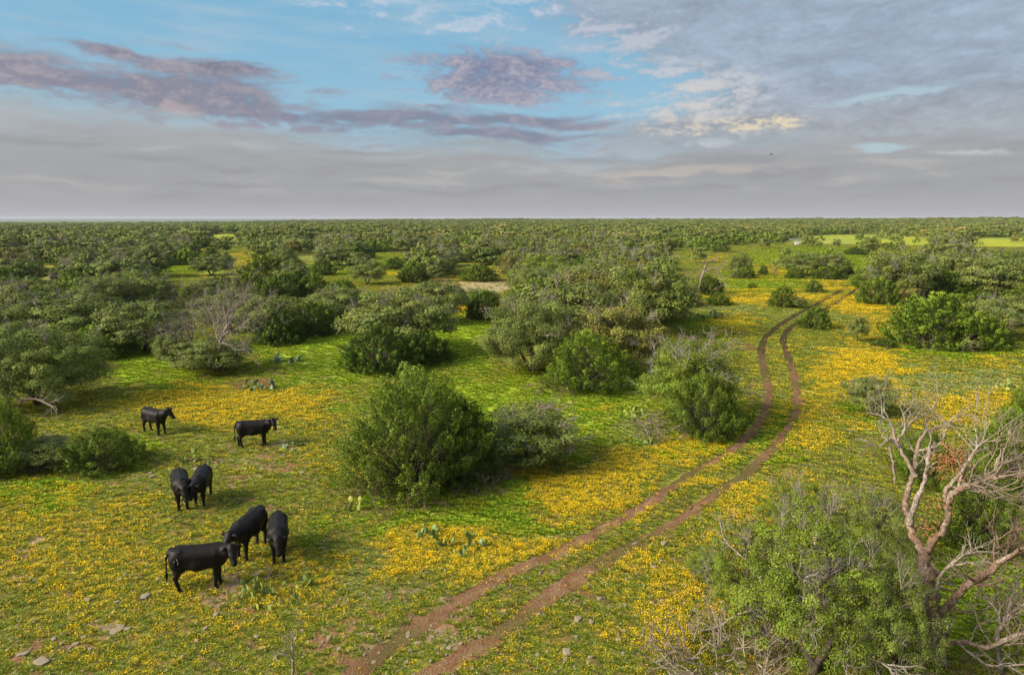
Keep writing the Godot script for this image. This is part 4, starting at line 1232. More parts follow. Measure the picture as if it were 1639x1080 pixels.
	single.call("dead_tree", "tall pinkish-grey dead tree with many bare limbs left of the lawn", "dead tree", Vector3(-23.63,0,-53.7), [
		[[Vector3(-23.63,0,-53.7), Vector3(-23.11,1.35,-52.6), Vector3(-22.89,2.45,-52.6), Vector3(-22.4,3.61,-52.8), Vector3(-21.91,4.67,-53), Vector3(-21.31,5.55,-53), Vector3(-20.82,6.29,-53)], 0.2, 0.04, 1.5, 4],
		[[Vector3(-22.75,2.83,-52.7), Vector3(-22.16,3.28,-52.4), Vector3(-21.48,3.51,-52.2), Vector3(-20.61,3.74,-52), Vector3(-19.78,3.48,-51.8)], 0.1, 0.03, 1.3, 4],
		[[Vector3(-23.08,1.27,-52.5), Vector3(-22.58,2.46,-52), Vector3(-21.88,2.35,-51.8), Vector3(-21.24,2.05,-51.6), Vector3(-20.48,2.06,-51.5), Vector3(-19.95,1.5,-51.4)], 0.1, 0.03, 0.7, 3],
		[[Vector3(-22.5,3.51,-52.8), Vector3(-22.32,4.52,-53), Vector3(-22.24,5.33,-53.2), Vector3(-22.61,6.21,-53.3)], 0.08, 0.025, 1.3, 4],
		[[Vector3(-22.89,2.35,-52.6), Vector3(-23.39,3.28,-53), Vector3(-23.64,4.33,-53.3), Vector3(-24.19,5.18,-53.6)], 0.08, 0.025, 1.3, 4],
		[[Vector3(-21.38,3.51,-52.2), Vector3(-20.8,2.6,-51.8), Vector3(-20.09,2.05,-51.6)], 0.05, 0.02, 0.7, 2]], g0, g1)
	single.call("dead_tree", "thin grey dead tree with a haze of fine twigs left of the pinkish dead tree", "dead tree", Vector3(-25.75,0,-53.7), [
		[[Vector3(-25.75,0,-53.7), Vector3(-25.95,1.38,-54.5), Vector3(-26.06,2.5,-54.6), Vector3(-25.85,3.75,-54.8), Vector3(-26.1,4.9,-55)], 0.12, 0.03, 1.2, 4],
		[[Vector3(-26,1.98,-54.6), Vector3(-25.17,3.06,-54.3), Vector3(-24.74,4.2,-54.2)], 0.06, 0.02, 1.0, 4],
		[[Vector3(-26.03,2.24,-54.6), Vector3(-26.75,3.22,-54.9), Vector3(-27.02,4.21,-55.2)], 0.06, 0.02, 1.0, 4],
		[[Vector3(-25.96,0.75,-54.3), Vector3(-26.6,2.35,-54), Vector3(-27.15,3.01,-54)], 0.06, 0.02, 1.3, 4]], Color(0.75, 0.68, 0.62), Color(0.85, 0.8, 0.76))
	single.call("dead_tree", "leaning broken pale trunk with two arms low before the thin dead tree", "dead tree", Vector3(-28.74,0,-56.11), [
		[[Vector3(-28.29,0,-55.61), Vector3(-27.99,1.29,-55), Vector3(-28.23,2.01,-55)], 0.13, 0.07, 0.6, 2],
		[[Vector3(-27.97,0.87,-55), Vector3(-27.25,1.67,-54.6), Vector3(-27.2,2.31,-54.5), Vector3(-27.81,2.77,-54.5), Vector3(-28.19,3.13,-54.5)], 0.08, 0.03, 0.6, 2],
		[[Vector3(-28.78,0,-56.61), Vector3(-26.66,1.52,-54.3), Vector3(-26.77,2.67,-54.2), Vector3(-27.55,2.98,-54.2)], 0.08, 0.03, 0.5, 2]], g0, g1)
	single.call("dead_tree", "snapped dead tree with a drooping broken top at the edge of the far meadow", "dead tree", Vector3(30.15,0,-109.49), [
		[[Vector3(30.15,0,-109.49), Vector3(29.66,2.34,-107), Vector3(30.08,3.91,-107), Vector3(30.5,5.27,-107), Vector3(31.07,5.56,-107)], 0.26, 0.1, 1.2, 2],
		[[Vector3(30,3.52,-107), Vector3(30.7,4.24,-106.5), Vector3(31.73,4.08,-106), Vector3(32.43,3.14,-105.6), Vector3(33.09,1.72,-105.3)], 0.16, 0.05, 1.4, 3],
		[[Vector3(29.83,2.93,-107), Vector3(28.72,3.68,-107.4), Vector3(27.9,3.47,-107.6)], 0.09, 0.03, 1.3, 3]], Color(0.8, 0.68, 0.58), Color(0.95, 0.86, 0.78))
	single.call("dead_tree", "small bare forked dead sapling standing in the far flowers by the motte", "dead tree", Vector3(54.04,0,-140.03), [
		[[Vector3(54.04,0,-140.03), Vector3(53.46,0.98,-139), Vector3(53.54,1.74,-139), Vector3(54.25,2.5,-139)], 0.14, 0.05, 1.0, 3],
		[[Vector3(53.55,1.61,-139), Vector3(52.74,2.25,-139), Vector3(52.33,2.75,-139)], 0.09, 0.03, 1.0, 3]], Color(0.6, 0.46, 0.38), Color(0.7, 0.58, 0.5))
	single.call("dead_sapling", "white bare branch rising from the low scrub oak right of the largest juniper", "dead tree", Vector3(0.71,0,-32.98), [
		[[Vector3(0.71,0,-32.98), Vector3(0.77,1.15,-33), Vector3(0.93,1.8,-33), Vector3(1.17,2.32,-33), Vector3(1.45,2.61,-33), Vector3(2,2.76,-32.8), Vector3(2.42,2.66,-32.6)], 0.075, 0.018, 0.45, 3],
		[[Vector3(0.99,1.9,-33), Vector3(0.8,2.33,-33.2), Vector3(0.39,2.53,-33.3)], 0.03, 0.012, 0.4, 3],
		[[Vector3(0.83,1.31,-33), Vector3(0.46,1.67,-33.2), Vector3(0.27,2.1,-33.3)], 0.03, 0.012, 0.4, 3]], Color(1.1, 1.02, 0.95), Color(1.35, 1.3, 1.22))
	single.call("dead_sapling", "small whitish dead sapling at the bottom edge right of the cows", "dead shrub", Vector3(-5.83,0,-16.28), [
		[[Vector3(-5.83,0,-16.28), Vector3(-5.74,0.7,-16.2), Vector3(-5.76,1.06,-16.2), Vector3(-5.65,1.45,-16.2)], 0.045, 0.012, 0.28, 3],
		[[Vector3(-5.77,0.61,-16.2), Vector3(-5.84,1.04,-16.1), Vector3(-5.95,1.34,-16.1)], 0.02, 0.008, 0.22, 3]], Color(1.05, 0.98, 0.92), Color(1.3, 1.24, 1.16))
	single.call("dead_limb", "long pale dead bough hanging low under the spreading oak on the left edge", "dead branch", Vector3(-29.93,0,-42.18), [
		[[Vector3(-31.72,1.53,-41.5), Vector3(-30.57,0.94,-41), Vector3(-29.58,1.12,-40.6), Vector3(-28.69,1.05,-40.3), Vector3(-27.91,0.82,-40), Vector3(-27.51,0.48,-39.8)], 0.14, 0.05, 0.6, 2],
		[[Vector3(-31.35,0.33,-41), Vector3(-31.45,1.28,-41.2), Vector3(-31.49,2.43,-41.4)], 0.15, 0.11, 0.0, 0]], Color(0.95, 0.82, 0.72), Color(1.15, 1.05, 0.96))
	single.call("dead_limb", "pale upright broken limb standing out of the young oak's foliage", "dead branch", Vector3(9.19,0,-18.68), [
		[[Vector3(9.6,0.39,-19.4), Vector3(9.25,1.52,-19.3), Vector3(9.1,1.97,-19.3), Vector3(9.22,2.46,-19.3), Vector3(9.26,3.02,-19.4)], 0.085, 0.07, 0.0, 0]], Color(1.0, 0.86, 0.72), Color(1.2, 1.05, 0.88))
	single.call("dead_limb", "broken bleached branch cluster with crossing arms in front of the young oak", "dead branch", Vector3(10.25,0,-18.37), [
		[[Vector3(9.92,0.85,-17.6), Vector3(9.54,1.37,-17.5), Vector3(9.28,1.87,-17.4), Vector3(9.25,2.15,-17.4), Vector3(9.38,2.09,-17.3), Vector3(9.67,1.89,-17.2), Vector3(9.94,1.58,-17.1)], 0.06, 0.03, 0.3, 2],
		[[Vector3(9.3,2.03,-17.4), Vector3(9.03,2.05,-17.5), Vector3(8.62,2.13,-17.6)], 0.045, 0.02, 0.25, 2],
		[[Vector3(9.27,2.15,-17.4), Vector3(9.54,2.05,-17.3), Vector3(9.74,2.07,-17.2)], 0.04, 0.02, 0.3, 2],
		[[Vector3(8.97,1.18,-17.6), Vector3(8.61,1.31,-17.8), Vector3(8.25,1.34,-18)], 0.06, 0.04, 0.0, 0]], Color(1.0, 0.86, 0.76), Color(1.3, 1.2, 1.1))
	single.call("dead_limb", "long crooked pale branch reaching left along the edge of the oak scrub", "dead branch", Vector3(7.02,0,-18.37), [
		[[Vector3(7.32,0.71,-18.2), Vector3(7.19,1.69,-18.2), Vector3(6.94,2.12,-18.3), Vector3(6.56,2.42,-18.6), Vector3(6.27,2.71,-18.8), Vector3(6.18,3.15,-19)], 0.05, 0.018, 0.3, 2],
		[[Vector3(7.95,0.7,-17.6), Vector3(7.62,0.92,-17.7), Vector3(7.03,1.05,-17.8), Vector3(6.49,0.73,-18), Vector3(6.04,0.27,-18.2), Vector3(5.49,0,-18.3)], 0.06, 0.02, 0.45, 3]], Color(0.95, 0.84, 0.74), Color(1.25, 1.16, 1.06))
	single.call("dead_tree", "grey leafless young tree at the right edge above the lower pale limbs", "dead tree", Vector3(13.11,0,-16.53), [
		[[Vector3(13.11,0,-16.53), Vector3(13.02,1.15,-16.6), Vector3(13.24,1.55,-16.7), Vector3(13.39,2.03,-16.8), Vector3(13.68,2.46,-17)], 0.09, 0.025, 0.55, 3],
		[[Vector3(13.06,1.34,-16.6), Vector3(12.93,1.73,-16.7), Vector3(12.76,1.97,-16.9), Vector3(12.63,2.19,-17)], 0.05, 0.018, 0.5, 3],
		[[Vector3(13.14,1.52,-16.6), Vector3(13.32,1.85,-16.5), Vector3(13.5,2.09,-16.4)], 0.05, 0.018, 0.5, 3]], Color(0.55, 0.52, 0.5), Color(0.8, 0.76, 0.72))

func build_scrub() -> void:
	# heaps and tangles of dead brush
	rng.seed = 812
	var heaps := [
		["grey tangle of dead brush at the left foot of the oak beside the track", Vector3(8.51,0,-36.82), 1.5, 0.8, 60, Color(0.75, 0.7, 0.66)],
		["large heap of pale dead branches at the bottom edge left of the young oak", Vector3(5.53,0,-16.46), 1.5, 0.9, 90, Color(0.9, 0.82, 0.74)],
		["grey dead brush between the corner juniper and the wide juniper bush", Vector3(-22.82,0,-32.35), 1.4, 0.7, 50, Color(0.62, 0.56, 0.52)],
		["brown dead brush at the foot of the largest juniper", Vector3(-4.89,0,-28.12), 1.7, 0.7, 60, Color(0.55, 0.45, 0.38)],
		["dry brush right of the foot of the largest juniper", Vector3(-1.42,0,-29.6), 1.3, 0.9, 55, Color(0.6, 0.53, 0.47)],
		["tangle of yellowish bare twigs under the right-hand limb of the dead oak", Vector3(14.3,3.09,-18.5) * Vector3(1, 0, 1), 1.6, 2.6, 80, Color(0.85, 0.78, 0.6)],
		["grey brush heap at the foot of the pale limbed oak near the ruts' end", Vector3(56.65,0,-97.19), 3.2, 2.0, 50, Color(0.75, 0.68, 0.6)],
		["pale dead brush under the front junipers of the right-hand thicket", Vector3(40.17,0,-62.2), 2.2, 1.2, 45, Color(0.8, 0.72, 0.64)],
		["dead brush beneath the broad bright juniper of the central grove", Vector3(2.9,0,-47.01), 1.6, 0.8, 45, Color(0.6, 0.5, 0.42)]]
	for h in heaps:
		var o := thing("brush_pile", h[0], "dead brush", h[1])
		var a := Acc.new()
		for k in h[4]:
			var an := rng.randf() * TAU
			var q := sqrt(rng.randf()) * float(h[2])
			var p := Vector3(cos(an) * q, rnd(0.0, h[3]) * (1.0 - 0.5 * q / h[2]), sin(an) * q)
			var d := (Vector3(cos(an) * 0.6, rnd(-0.1, 0.6), sin(an) * 0.6) + rvec() * 0.8).normalized()
			twigs(a, p, d, rnd(0.35, 0.7) * (1.0 + 0.4 * (h[2] - 1.5)), rnd(0.012, 0.03), 2, h[5] * rnd(0.7, 1.3))
		part("twigs", a.mesh(M.dead), o).set_meta("kind", "stuff")

# ------------------------------------------------------------------ cows
class Field:
	var o: Vector3
	var h: float
	var n: Vector3i
	var f := PackedFloat32Array()
	func _init(lo: Vector3, hi: Vector3, cell: float) -> void:
		o = lo; h = cell
		n = Vector3i(((hi - lo) / cell).ceil()) + Vector3i.ONE
		f.resize(n.x * n.y * n.z)
		f.fill(0.0)
	func bone(a: Vector3, ra: float, b: Vector3, rb: float, k := 0.03, zs := 1.0) -> void:
		# adds a tapered capsule to the smooth union
		var rm := maxf(ra, rb) + k * 4.5
		var lo := Vector3i(((a.min(b) - Vector3.ONE * rm - o) / h).floor()).clamp(Vector3i.ZERO, n - Vector3i.ONE)
		var hi := Vector3i(((a.max(b) + Vector3.ONE * rm - o) / h).ceil()).clamp(Vector3i.ZERO, n - Vector3i.ONE)
		var ab := b - a
		var l2 := maxf(ab.length_squared(), 1e-9)
		for z in range(lo.z, hi.z + 1):
			for y in range(lo.y, hi.y + 1):
				var q := (z * n.y + y) * n.x
				for x in range(lo.x, hi.x + 1):
					var p := o + Vector3(x, y, z) * h
					var t := clampf((p - a).dot(ab) / l2, 0.0, 1.0)
					var v := p - a - ab * t
					v.z *= zs
					var d := v.length() - ra - (rb - ra) * t
					if d < k * 4.5: f[q + x] += exp(-d / k)
	func surface(acc: Acc) -> void:
		var ids := PackedInt32Array()
		ids.resize(f.size())
		ids.fill(-1)
		var nx := n.x
		var nxy := n.x * n.y
		# slices stored z-major: index = (z * ny + y) * nx + x
		for z in n.z - 1:
			for y in n.y - 1:
				var q0 := (z * n.y + y) * nx
				for x in nx - 1:
					var q := q0 + x
					var c := [f[q], f[q + 1], f[q + nx], f[q + nx + 1], f[q + nxy], f[q + nxy + 1], f[q + nxy + nx], f[q + nxy + nx + 1]]
					var ins := 0
					for v in c: if v > 1.0: ins += 1
					if ins == 0 or ins == 8: continue
					var s := Vector3.ZERO
					var m := 0
					for e in [[0, 1], [2, 3], [4, 5], [6, 7], [0, 2], [1, 3], [4, 6], [5, 7], [0, 4], [1, 5], [2, 6], [3, 7]]:
						var va: float = c[e[0]]
						var vb: float = c[e[1]]
						if (va > 1.0) == (vb > 1.0): continue
						var la := log(maxf(va, 1e-3))
						var lb := log(maxf(vb, 1e-3))
						var t := la / (la - lb)
						var pa := Vector3(e[0] & 1, (e[0] >> 1) & 1, e[0] >> 2)
						var pb := Vector3(e[1] & 1, (e[1] >> 1) & 1, e[1] >> 2)
						s += pa.lerp(pb, t)
						m += 1
					ids[q] = acc.v.size()
					acc.v.push_back(o + (Vector3(x, y, z) + s / m) * h)
					acc.n.push_back(Vector3.ZERO)
					acc.c.push_back(Color.WHITE)
		for z in range(1, n.z - 1):
			for y in range(1, n.y - 1):
				for x in range(1, nx - 1):
					var q := (z * n.y + y) * nx + x
					var ins := f[q] > 1.0
					if ins != (f[q + 1] > 1.0): quad(acc, ids[q], ids[q - nx], ids[q - nx - nxy], ids[q - nxy], ins)
					if ins != (f[q + nx] > 1.0): quad(acc, ids[q], ids[q - nxy], ids[q - nxy - 1], ids[q - 1], ins)
					if ins != (f[q + nxy] > 1.0): quad(acc, ids[q], ids[q - 1], ids[q - 1 - nx], ids[q - nx], ins)
	func quad(acc: Acc, a: int, b: int, c: int, d: int, ins: bool) -> void:
		if a < 0 or b < 0 or c < 0 or d < 0: return
		# orientation: front faces clockwise, normals point from inside to outside
		var nr := (acc.v[c] - acc.v[a]).cross(acc.v[d] - acc.v[b])
		if not ins: nr = -nr
		for k in [a, b, c, d]: acc.n[k] += nr
		if ins: acc.i.append_array(PackedInt32Array([a, c, b, a, d, c]))
		else: acc.i.append_array(PackedInt32Array([a, b, c, a, c, d]))

func cow(label: String, base: Vector3, turn: float, yaw: float, pitch: float, lift: float, stance: Array, tail: float, scale := 1.0, branded := false) -> void:
	var o := thing("cow", label, "cow", Vector3(base.x, height(base.x, base.z) - 0.02, base.z), deg_to_rad(turn), "black cows on the meadow")
	o.scale = Vector3(0.95, 1.04, 1.0) * scale
	var F := Field.new(Vector3(-1.12, -0.05, -0.46), Vector3(1.2, 1.66, 0.46), 0.03)
	# trunk: deep, flat-backed and square at the rump
	for s in [-1.0, 1.0]:
		F.bone(Vector3(0.50, 1.04, s * 0.09), 0.235, Vector3(-0.52, 1.06, s * 0.085), 0.23, 0.03)
		F.bone(Vector3(0.40, 0.86, s * 0.07), 0.225, Vector3(-0.05, 0.83, s * 0.10), 0.235, 0.03)
		F.bone(Vector3(-0.05, 0.83, s * 0.10), 0.235, Vector3(-0.42, 0.88, s * 0.07), 0.20, 0.03)
		F.bone(Vector3(0.56, 1.06, s * 0.13), 0.17, Vector3(0.52, 0.74, s * 0.14), 0.125)
		F.bone(Vector3(-0.60, 1.10, s * 0.13), 0.17, Vector3(-0.66, 0.86, s * 0.15), 0.16)
		F.bone(Vector3(-0.70, 1.02, s * 0.13), 0.15, Vector3(-0.60, 0.72, s * 0.16), 0.125)
		F.bone(Vector3(-0.50, 1.24, s * 0.19), 0.045, Vector3(-0.86, 1.19, s * 0.09), 0.06)
	F.bone(Vector3(0.62, 1.24, 0), 0.08, Vector3(-0.80, 1.25, 0), 0.08, 0.03)
	F.bone(Vector3(0.70, 0.92, 0), 0.19, Vector3(0.62, 0.76, 0), 0.14)
	F.bone(Vector3(-0.24, 0.64, 0), 0.05, Vector3(-0.40, 0.66, 0), 0.08)
	# legs; stance: forward swing of front left, front right, hind left, hind right
	var feet := []
	for k in 2:
		var s := -1.0 if k == 0 else 1.0
		var w: float = stance[k]
		F.bone(Vector3(0.50, 0.72, s * 0.155), 0.115, Vector3(0.51 + w * 0.5, 0.42, s * 0.15), 0.066, 0.022)
		F.bone(Vector3(0.51 + w * 0.5, 0.42, s * 0.15), 0.066, Vector3(0.50 + w, 0.11, s * 0.15), 0.046, 0.018)
		F.bone(Vector3(0.50 + w, 0.12, s * 0.155), 0.045, Vector3(0.53 + w, 0.04, s * 0.155), 0.06, 0.018)
		feet.push_back(Vector3(0.535 + w, 0.03, s * 0.155))
	for k in 2:
		var s := -1.0 if k == 0 else 1.0
		var w: float = stance[k + 2]
		F.bone(Vector3(-0.53, 0.70, s * 0.165), 0.125, Vector3(-0.74 + w * 0.6, 0.47, s * 0.165), 0.066, 0.022)
		F.bone(Vector3(-0.75 + w * 0.6, 0.48, s * 0.165), 0.066, Vector3(-0.70 + w, 0.12, s * 0.165), 0.047, 0.018)
		F.bone(Vector3(-0.69 + w, 0.12, s * 0.17), 0.046, Vector3(-0.66 + w, 0.04, s * 0.17), 0.06, 0.018)
		feet.push_back(Vector3(-0.655 + w, 0.03, s * 0.17))
	# neck
	var ya := deg_to_rad(yaw)
	var nd := Vector3(cos(ya * 0.6), 0, sin(ya * 0.6))
	var neck := Vector3(0.66, 1.10, 0)
	var poll := neck + nd * 0.47 + Vector3(0, 0.27 + lift, 0)
	F.bone(neck + Vector3(-0.06, -0.05, 0), 0.24, neck.lerp(poll, 0.55) + Vector3(0, -0.05, 0), 0.175, 0.03, 1.0)
	F.bone(neck.lerp(poll, 0.55) + Vector3(0, -0.05, 0), 0.17, poll + Vector3(0, -0.03, 0), 0.11, 0.03, 1.0)
	F.bone(neck + Vector3(0.02, -0.24, 0), 0.10, poll + Vector3(0, -0.2, 0) - nd * 0.1, 0.06)
	# tail
	F.bone(Vector3(-0.82, 1.20, 0), 0.05, Vector3(-0.94, 1.02, tail * 0.2), 0.032, 0.018)
	F.bone(Vector3(-0.94, 1.02, tail * 0.2), 0.03, Vector3(-0.96, 0.62, tail), 0.02, 0.016)
	var acc := Acc.new()
	F.surface(acc)
	# head on a finer grid
	var pt := deg_to_rad(pitch)
	var hd := Vector3(cos(pt) * cos(ya), -sin(pt), cos(pt) * sin(ya))
	var sd := Vector3(-sin(ya), 0, cos(ya))
	var fu := sd.cross(hd).normalized()           # out of the forehead
	if fu.y < 0.0: fu = -fu
	var G := Field.new(poll - Vector3(0.48, 0.66, 0.48), poll + Vector3(0.56, 0.3, 0.56), 0.018)
	G.bone(poll - hd * 0.02, 0.125, poll + hd * 0.24, 0.112, 0.015)
	G.bone(poll + hd * 0.22, 0.104, poll + hd * 0.46, 0.084, 0.015)
	G.bone(poll + hd * 0.06 - fu * 0.07, 0.085, poll + hd * 0.40 - fu * 0.045, 0.052, 0.015)
	G.bone(poll - nd * 0.12 - Vector3(0, 0.05, 0), 0.13, poll + hd * 0.08 - fu * 0.05, 0.1, 0.015)
	for s in [-1.0, 1.0]:
		G.bone(poll + hd * 0.06 + sd * s * 0.05 + fu * 0.015, 0.08, poll + hd * 0.18 + sd * s * 0.055 + fu * 0.01, 0.062, 0.014)
		G.bone(poll + hd * 0.45 + sd * s * 0.036, 0.06, poll + hd * 0.485 + sd * s * 0.028 - fu * 0.01, 0.045, 0.012)
		var e0: Vector3 = poll + sd * s * 0.09 + fu * 0.0 - hd * 0.0
		var e1: Vector3 = poll + sd * s * 0.22 + Vector3(0, 0.0, 0) - hd * 0.02
		G.bone(e0, 0.032, e1, 0.052, 0.012)
		G.bone(e1, 0.052, poll + sd * s * 0.32 + Vector3(0, -0.02, 0) + hd * 0.0, 0.018, 0.012)
	G.surface(acc)
	for k in acc.n.size(): acc.n[k] = acc.n[k].normalized()
	part("body", acc.mesh(M.hide), o)
	# details
	var hm := hoof_mesh()
	for p in feet: part("hoof", hm, o, null, Transform3D(Basis.IDENTITY, p))
	var sm := SphereMesh.new()
	sm.radius = 0.02; sm.height = 0.04; sm.radial_segments = 12; sm.rings = 6
	sm.material = M.eye
	for s in [-1.0, 1.0]:
		part("eye", sm, o, null, Transform3D(Basis.IDENTITY, poll + hd * 0.16 + sd * s * 0.112 + fu * 0.035))
	var a2 := Acc.new()
	var N := Field.new(poll + hd * 0.49 - Vector3.ONE * 0.13, poll + hd * 0.49 + Vector3.ONE * 0.13, 0.013)
	N.bone(poll + hd * 0.503 + sd * 0.034 + fu * 0.012, 0.042, poll + hd * 0.503 - sd * 0.034 + fu * 0.012, 0.042, 0.01)
	N.surface(a2)
	for k in a2.n.size(): a2.n[k] = a2.n[k].normalized()
	part("nose", a2.mesh(M.nose), o)
	var a3 := Acc.new()
	var T := Field.new(Vector3(-1.08, 0.2, tail - 0.12), Vector3(-0.84, 0.75, tail + 0.12), 0.016)
	T.bone(Vector3(-0.96, 0.66, tail), 0.022, Vector3(-0.965, 0.50, tail), 0.042, 0.01)
	T.bone(Vector3(-0.965, 0.50, tail), 0.042, Vector3(-0.97, 0.30, tail), 0.012, 0.01)
	T.surface(a3)
	for k in a3.n.size(): a3.n[k] = a3.n[k].normalized()
	part("tail_switch", a3.mesh(M.hide), o)
	if branded:
		var a4 := Acc.new()
		for b in [[Vector3(-0.56, 1.14, 0), Vector3(-0.53, 1.05, 0)], [Vector3(-0.52, 1.0, 0), Vector3(-0.55, 0.96, 0)], [Vector3(-0.63, 1.08, 0), Vector3(-0.64, 1.04, 0)]]:
			var pts := PackedVector3Array()
			for q in 5:
				var p: Vector3 = b[0].lerp(b[1], q / 4.0)
				var zz := 0.42
				while zz > 0.1 and F.f[(int((zz + 0.46 - 0.015) / 0.03) * F.n.y + int((p.y + 0.05) / 0.03)) * F.n.x + int((p.x + 1.12) / 0.03)] < 1.0: zz -= 0.005
				pts.push_back(Vector3(p.x, p.y, zz + 0.022))
			tube(a4, pts, PackedFloat32Array([0.005, 0.008, 0.007, 0.008, 0.004]), 5, Color.WHITE)
		part("brand_scar", a4.mesh(M.brand), o)

func hoof_mesh() -> ArrayMesh:
	if M.has("hoof_m"): return M.hoof_m
	var a := Acc.new()
	for s in [-1.0, 1.0]:
		tube(a, PackedVector3Array([Vector3(-0.01, 0.055, s * 0.026), Vector3(0.01, 0.02, s * 0.03), Vector3(0.022, -0.028, s * 0.032)]), PackedFloat32Array([0.026, 0.036, 0.042]), 8, Color.WHITE)
	M.hoof_m = a.mesh(M.hoof)
	return M.hoof_m

func build_cows() -> void:
	cow("nearest black cow, side on, facing right, white brand scar on its hip", Vector3(-10.25,0,-20.76), 15.0, -60.0 + 130.0, 55.0, -0.12, [0.02, -0.06, -0.04, 0.08], 0.02, 1.1, true)
	cow("black cow turned to the lower left, its head touching the side-on cow's face", Vector3(-9.51,0,-23.1), -99.0, 8.0, 52.0, -0.26, [0.05, -0.03, 0.02, -0.06], -0.03, 1.1)
	cow("black cow facing the camera at the right of the nearest group of three", Vector3(-8.37,0,-22.82), -72.0, -4.0, 60.0, -0.26, [0.0, 0.03, -0.03, 0.04], 0.04, 1.06)
	cow("left cow of the pair standing head to head behind the nearest group", Vector3(-13.99,0,-27.26), -60.0, -10.0, 58.0, -0.32, [-0.02, 0.04, 0.0, 0.03], 0.0, 1.06)
	cow("right cow of the pair standing head to head behind the nearest group", Vector3(-13.32,0,-27.72), -78.0, 16.0, 60.0, -0.32, [0.04, -0.03, -0.05, 0.03], 0.05, 1.05)
	cow("black cow side on alone at the edge of the yellow flowers, looking round", Vector3(-13.84,0,-35.1), 15.0, 62.0, 55.0, -0.03, [0.03, -0.05, -0.12, 0.09], -0.02, 1.05)
	cow("farthest black cow standing beside the wide juniper bush on the left", Vector3(-20.2,0,-37.16), -28.0, -14.0, 50.0, -0.03, [0.05, -0.04, 0.04, -0.03], 0.03, 1.08)
# ------------------------------------------------------------------ cacti, rocks, far things
func pad_mesh(sd: int) -> ArrayMesh:
	var a := Acc.new()
	rng.seed = sd
	var seg := 12
	var rows := 6
	var tone := rnd(0.85, 1.15)
	var pt := func(i: int, j: int) -> Vector3:
		var th := PI * i / rows
		var ph := TAU * j / seg
		var w := sin(th) * (0.42 + 0.12 * cos(th))
		return Vector3(cos(ph) * w, 0.5 - 0.5 * cos(th) , sin(ph) * sin(th) * 0.1)
	for i in rows:
		for j in seg:
			var p0: Vector3 = pt.call(i, j); var p1: Vector3 = pt.call(i, j + 1); var p2: Vector3 = pt.call(i + 1, j + 1); var p3: Vector3 = pt.call(i + 1, j)
			var nr := (p2 - p0).cross(p3 - p1)
			if nr.length() < 1e-8: continue
			nr = nr.normalized()
			var mid := (p0 + p1 + p2 + p3) * 0.25 - Vector3(0, 0.5, 0)
			if nr.dot(mid) < 0.0: nr = -nr
			var v := tone * rnd(0.92, 1.08)
			a.kite(p0, p1, p2, p3, nr, Color(v, v, v))
	# areoles
	for k in 16:
		var y := rnd(0.2, 0.92)
		var x := rnd(-0.3, 0.3) * sin(PI * y) * 1.2
		for s in [-1.0, 1.0]:
			var zz: float = 0.1 * sqrt(maxf(0.0, 1.0 - pow((y - 0.5) * 2.0, 2.0))) * sqrt(maxf(0.0, 1.0 - pow(x / 0.45, 2.0))) + 0.004
			a.tri(Vector3(x - 0.014, y, zz * s), Vector3(x + 0.014, y, zz * s), Vector3(x, y + 0.03, zz * s + 0.012 * s), Vector3(0, 0, s), Color(1.6, 1.4, 1.3))
	return a.mesh(M.pad)

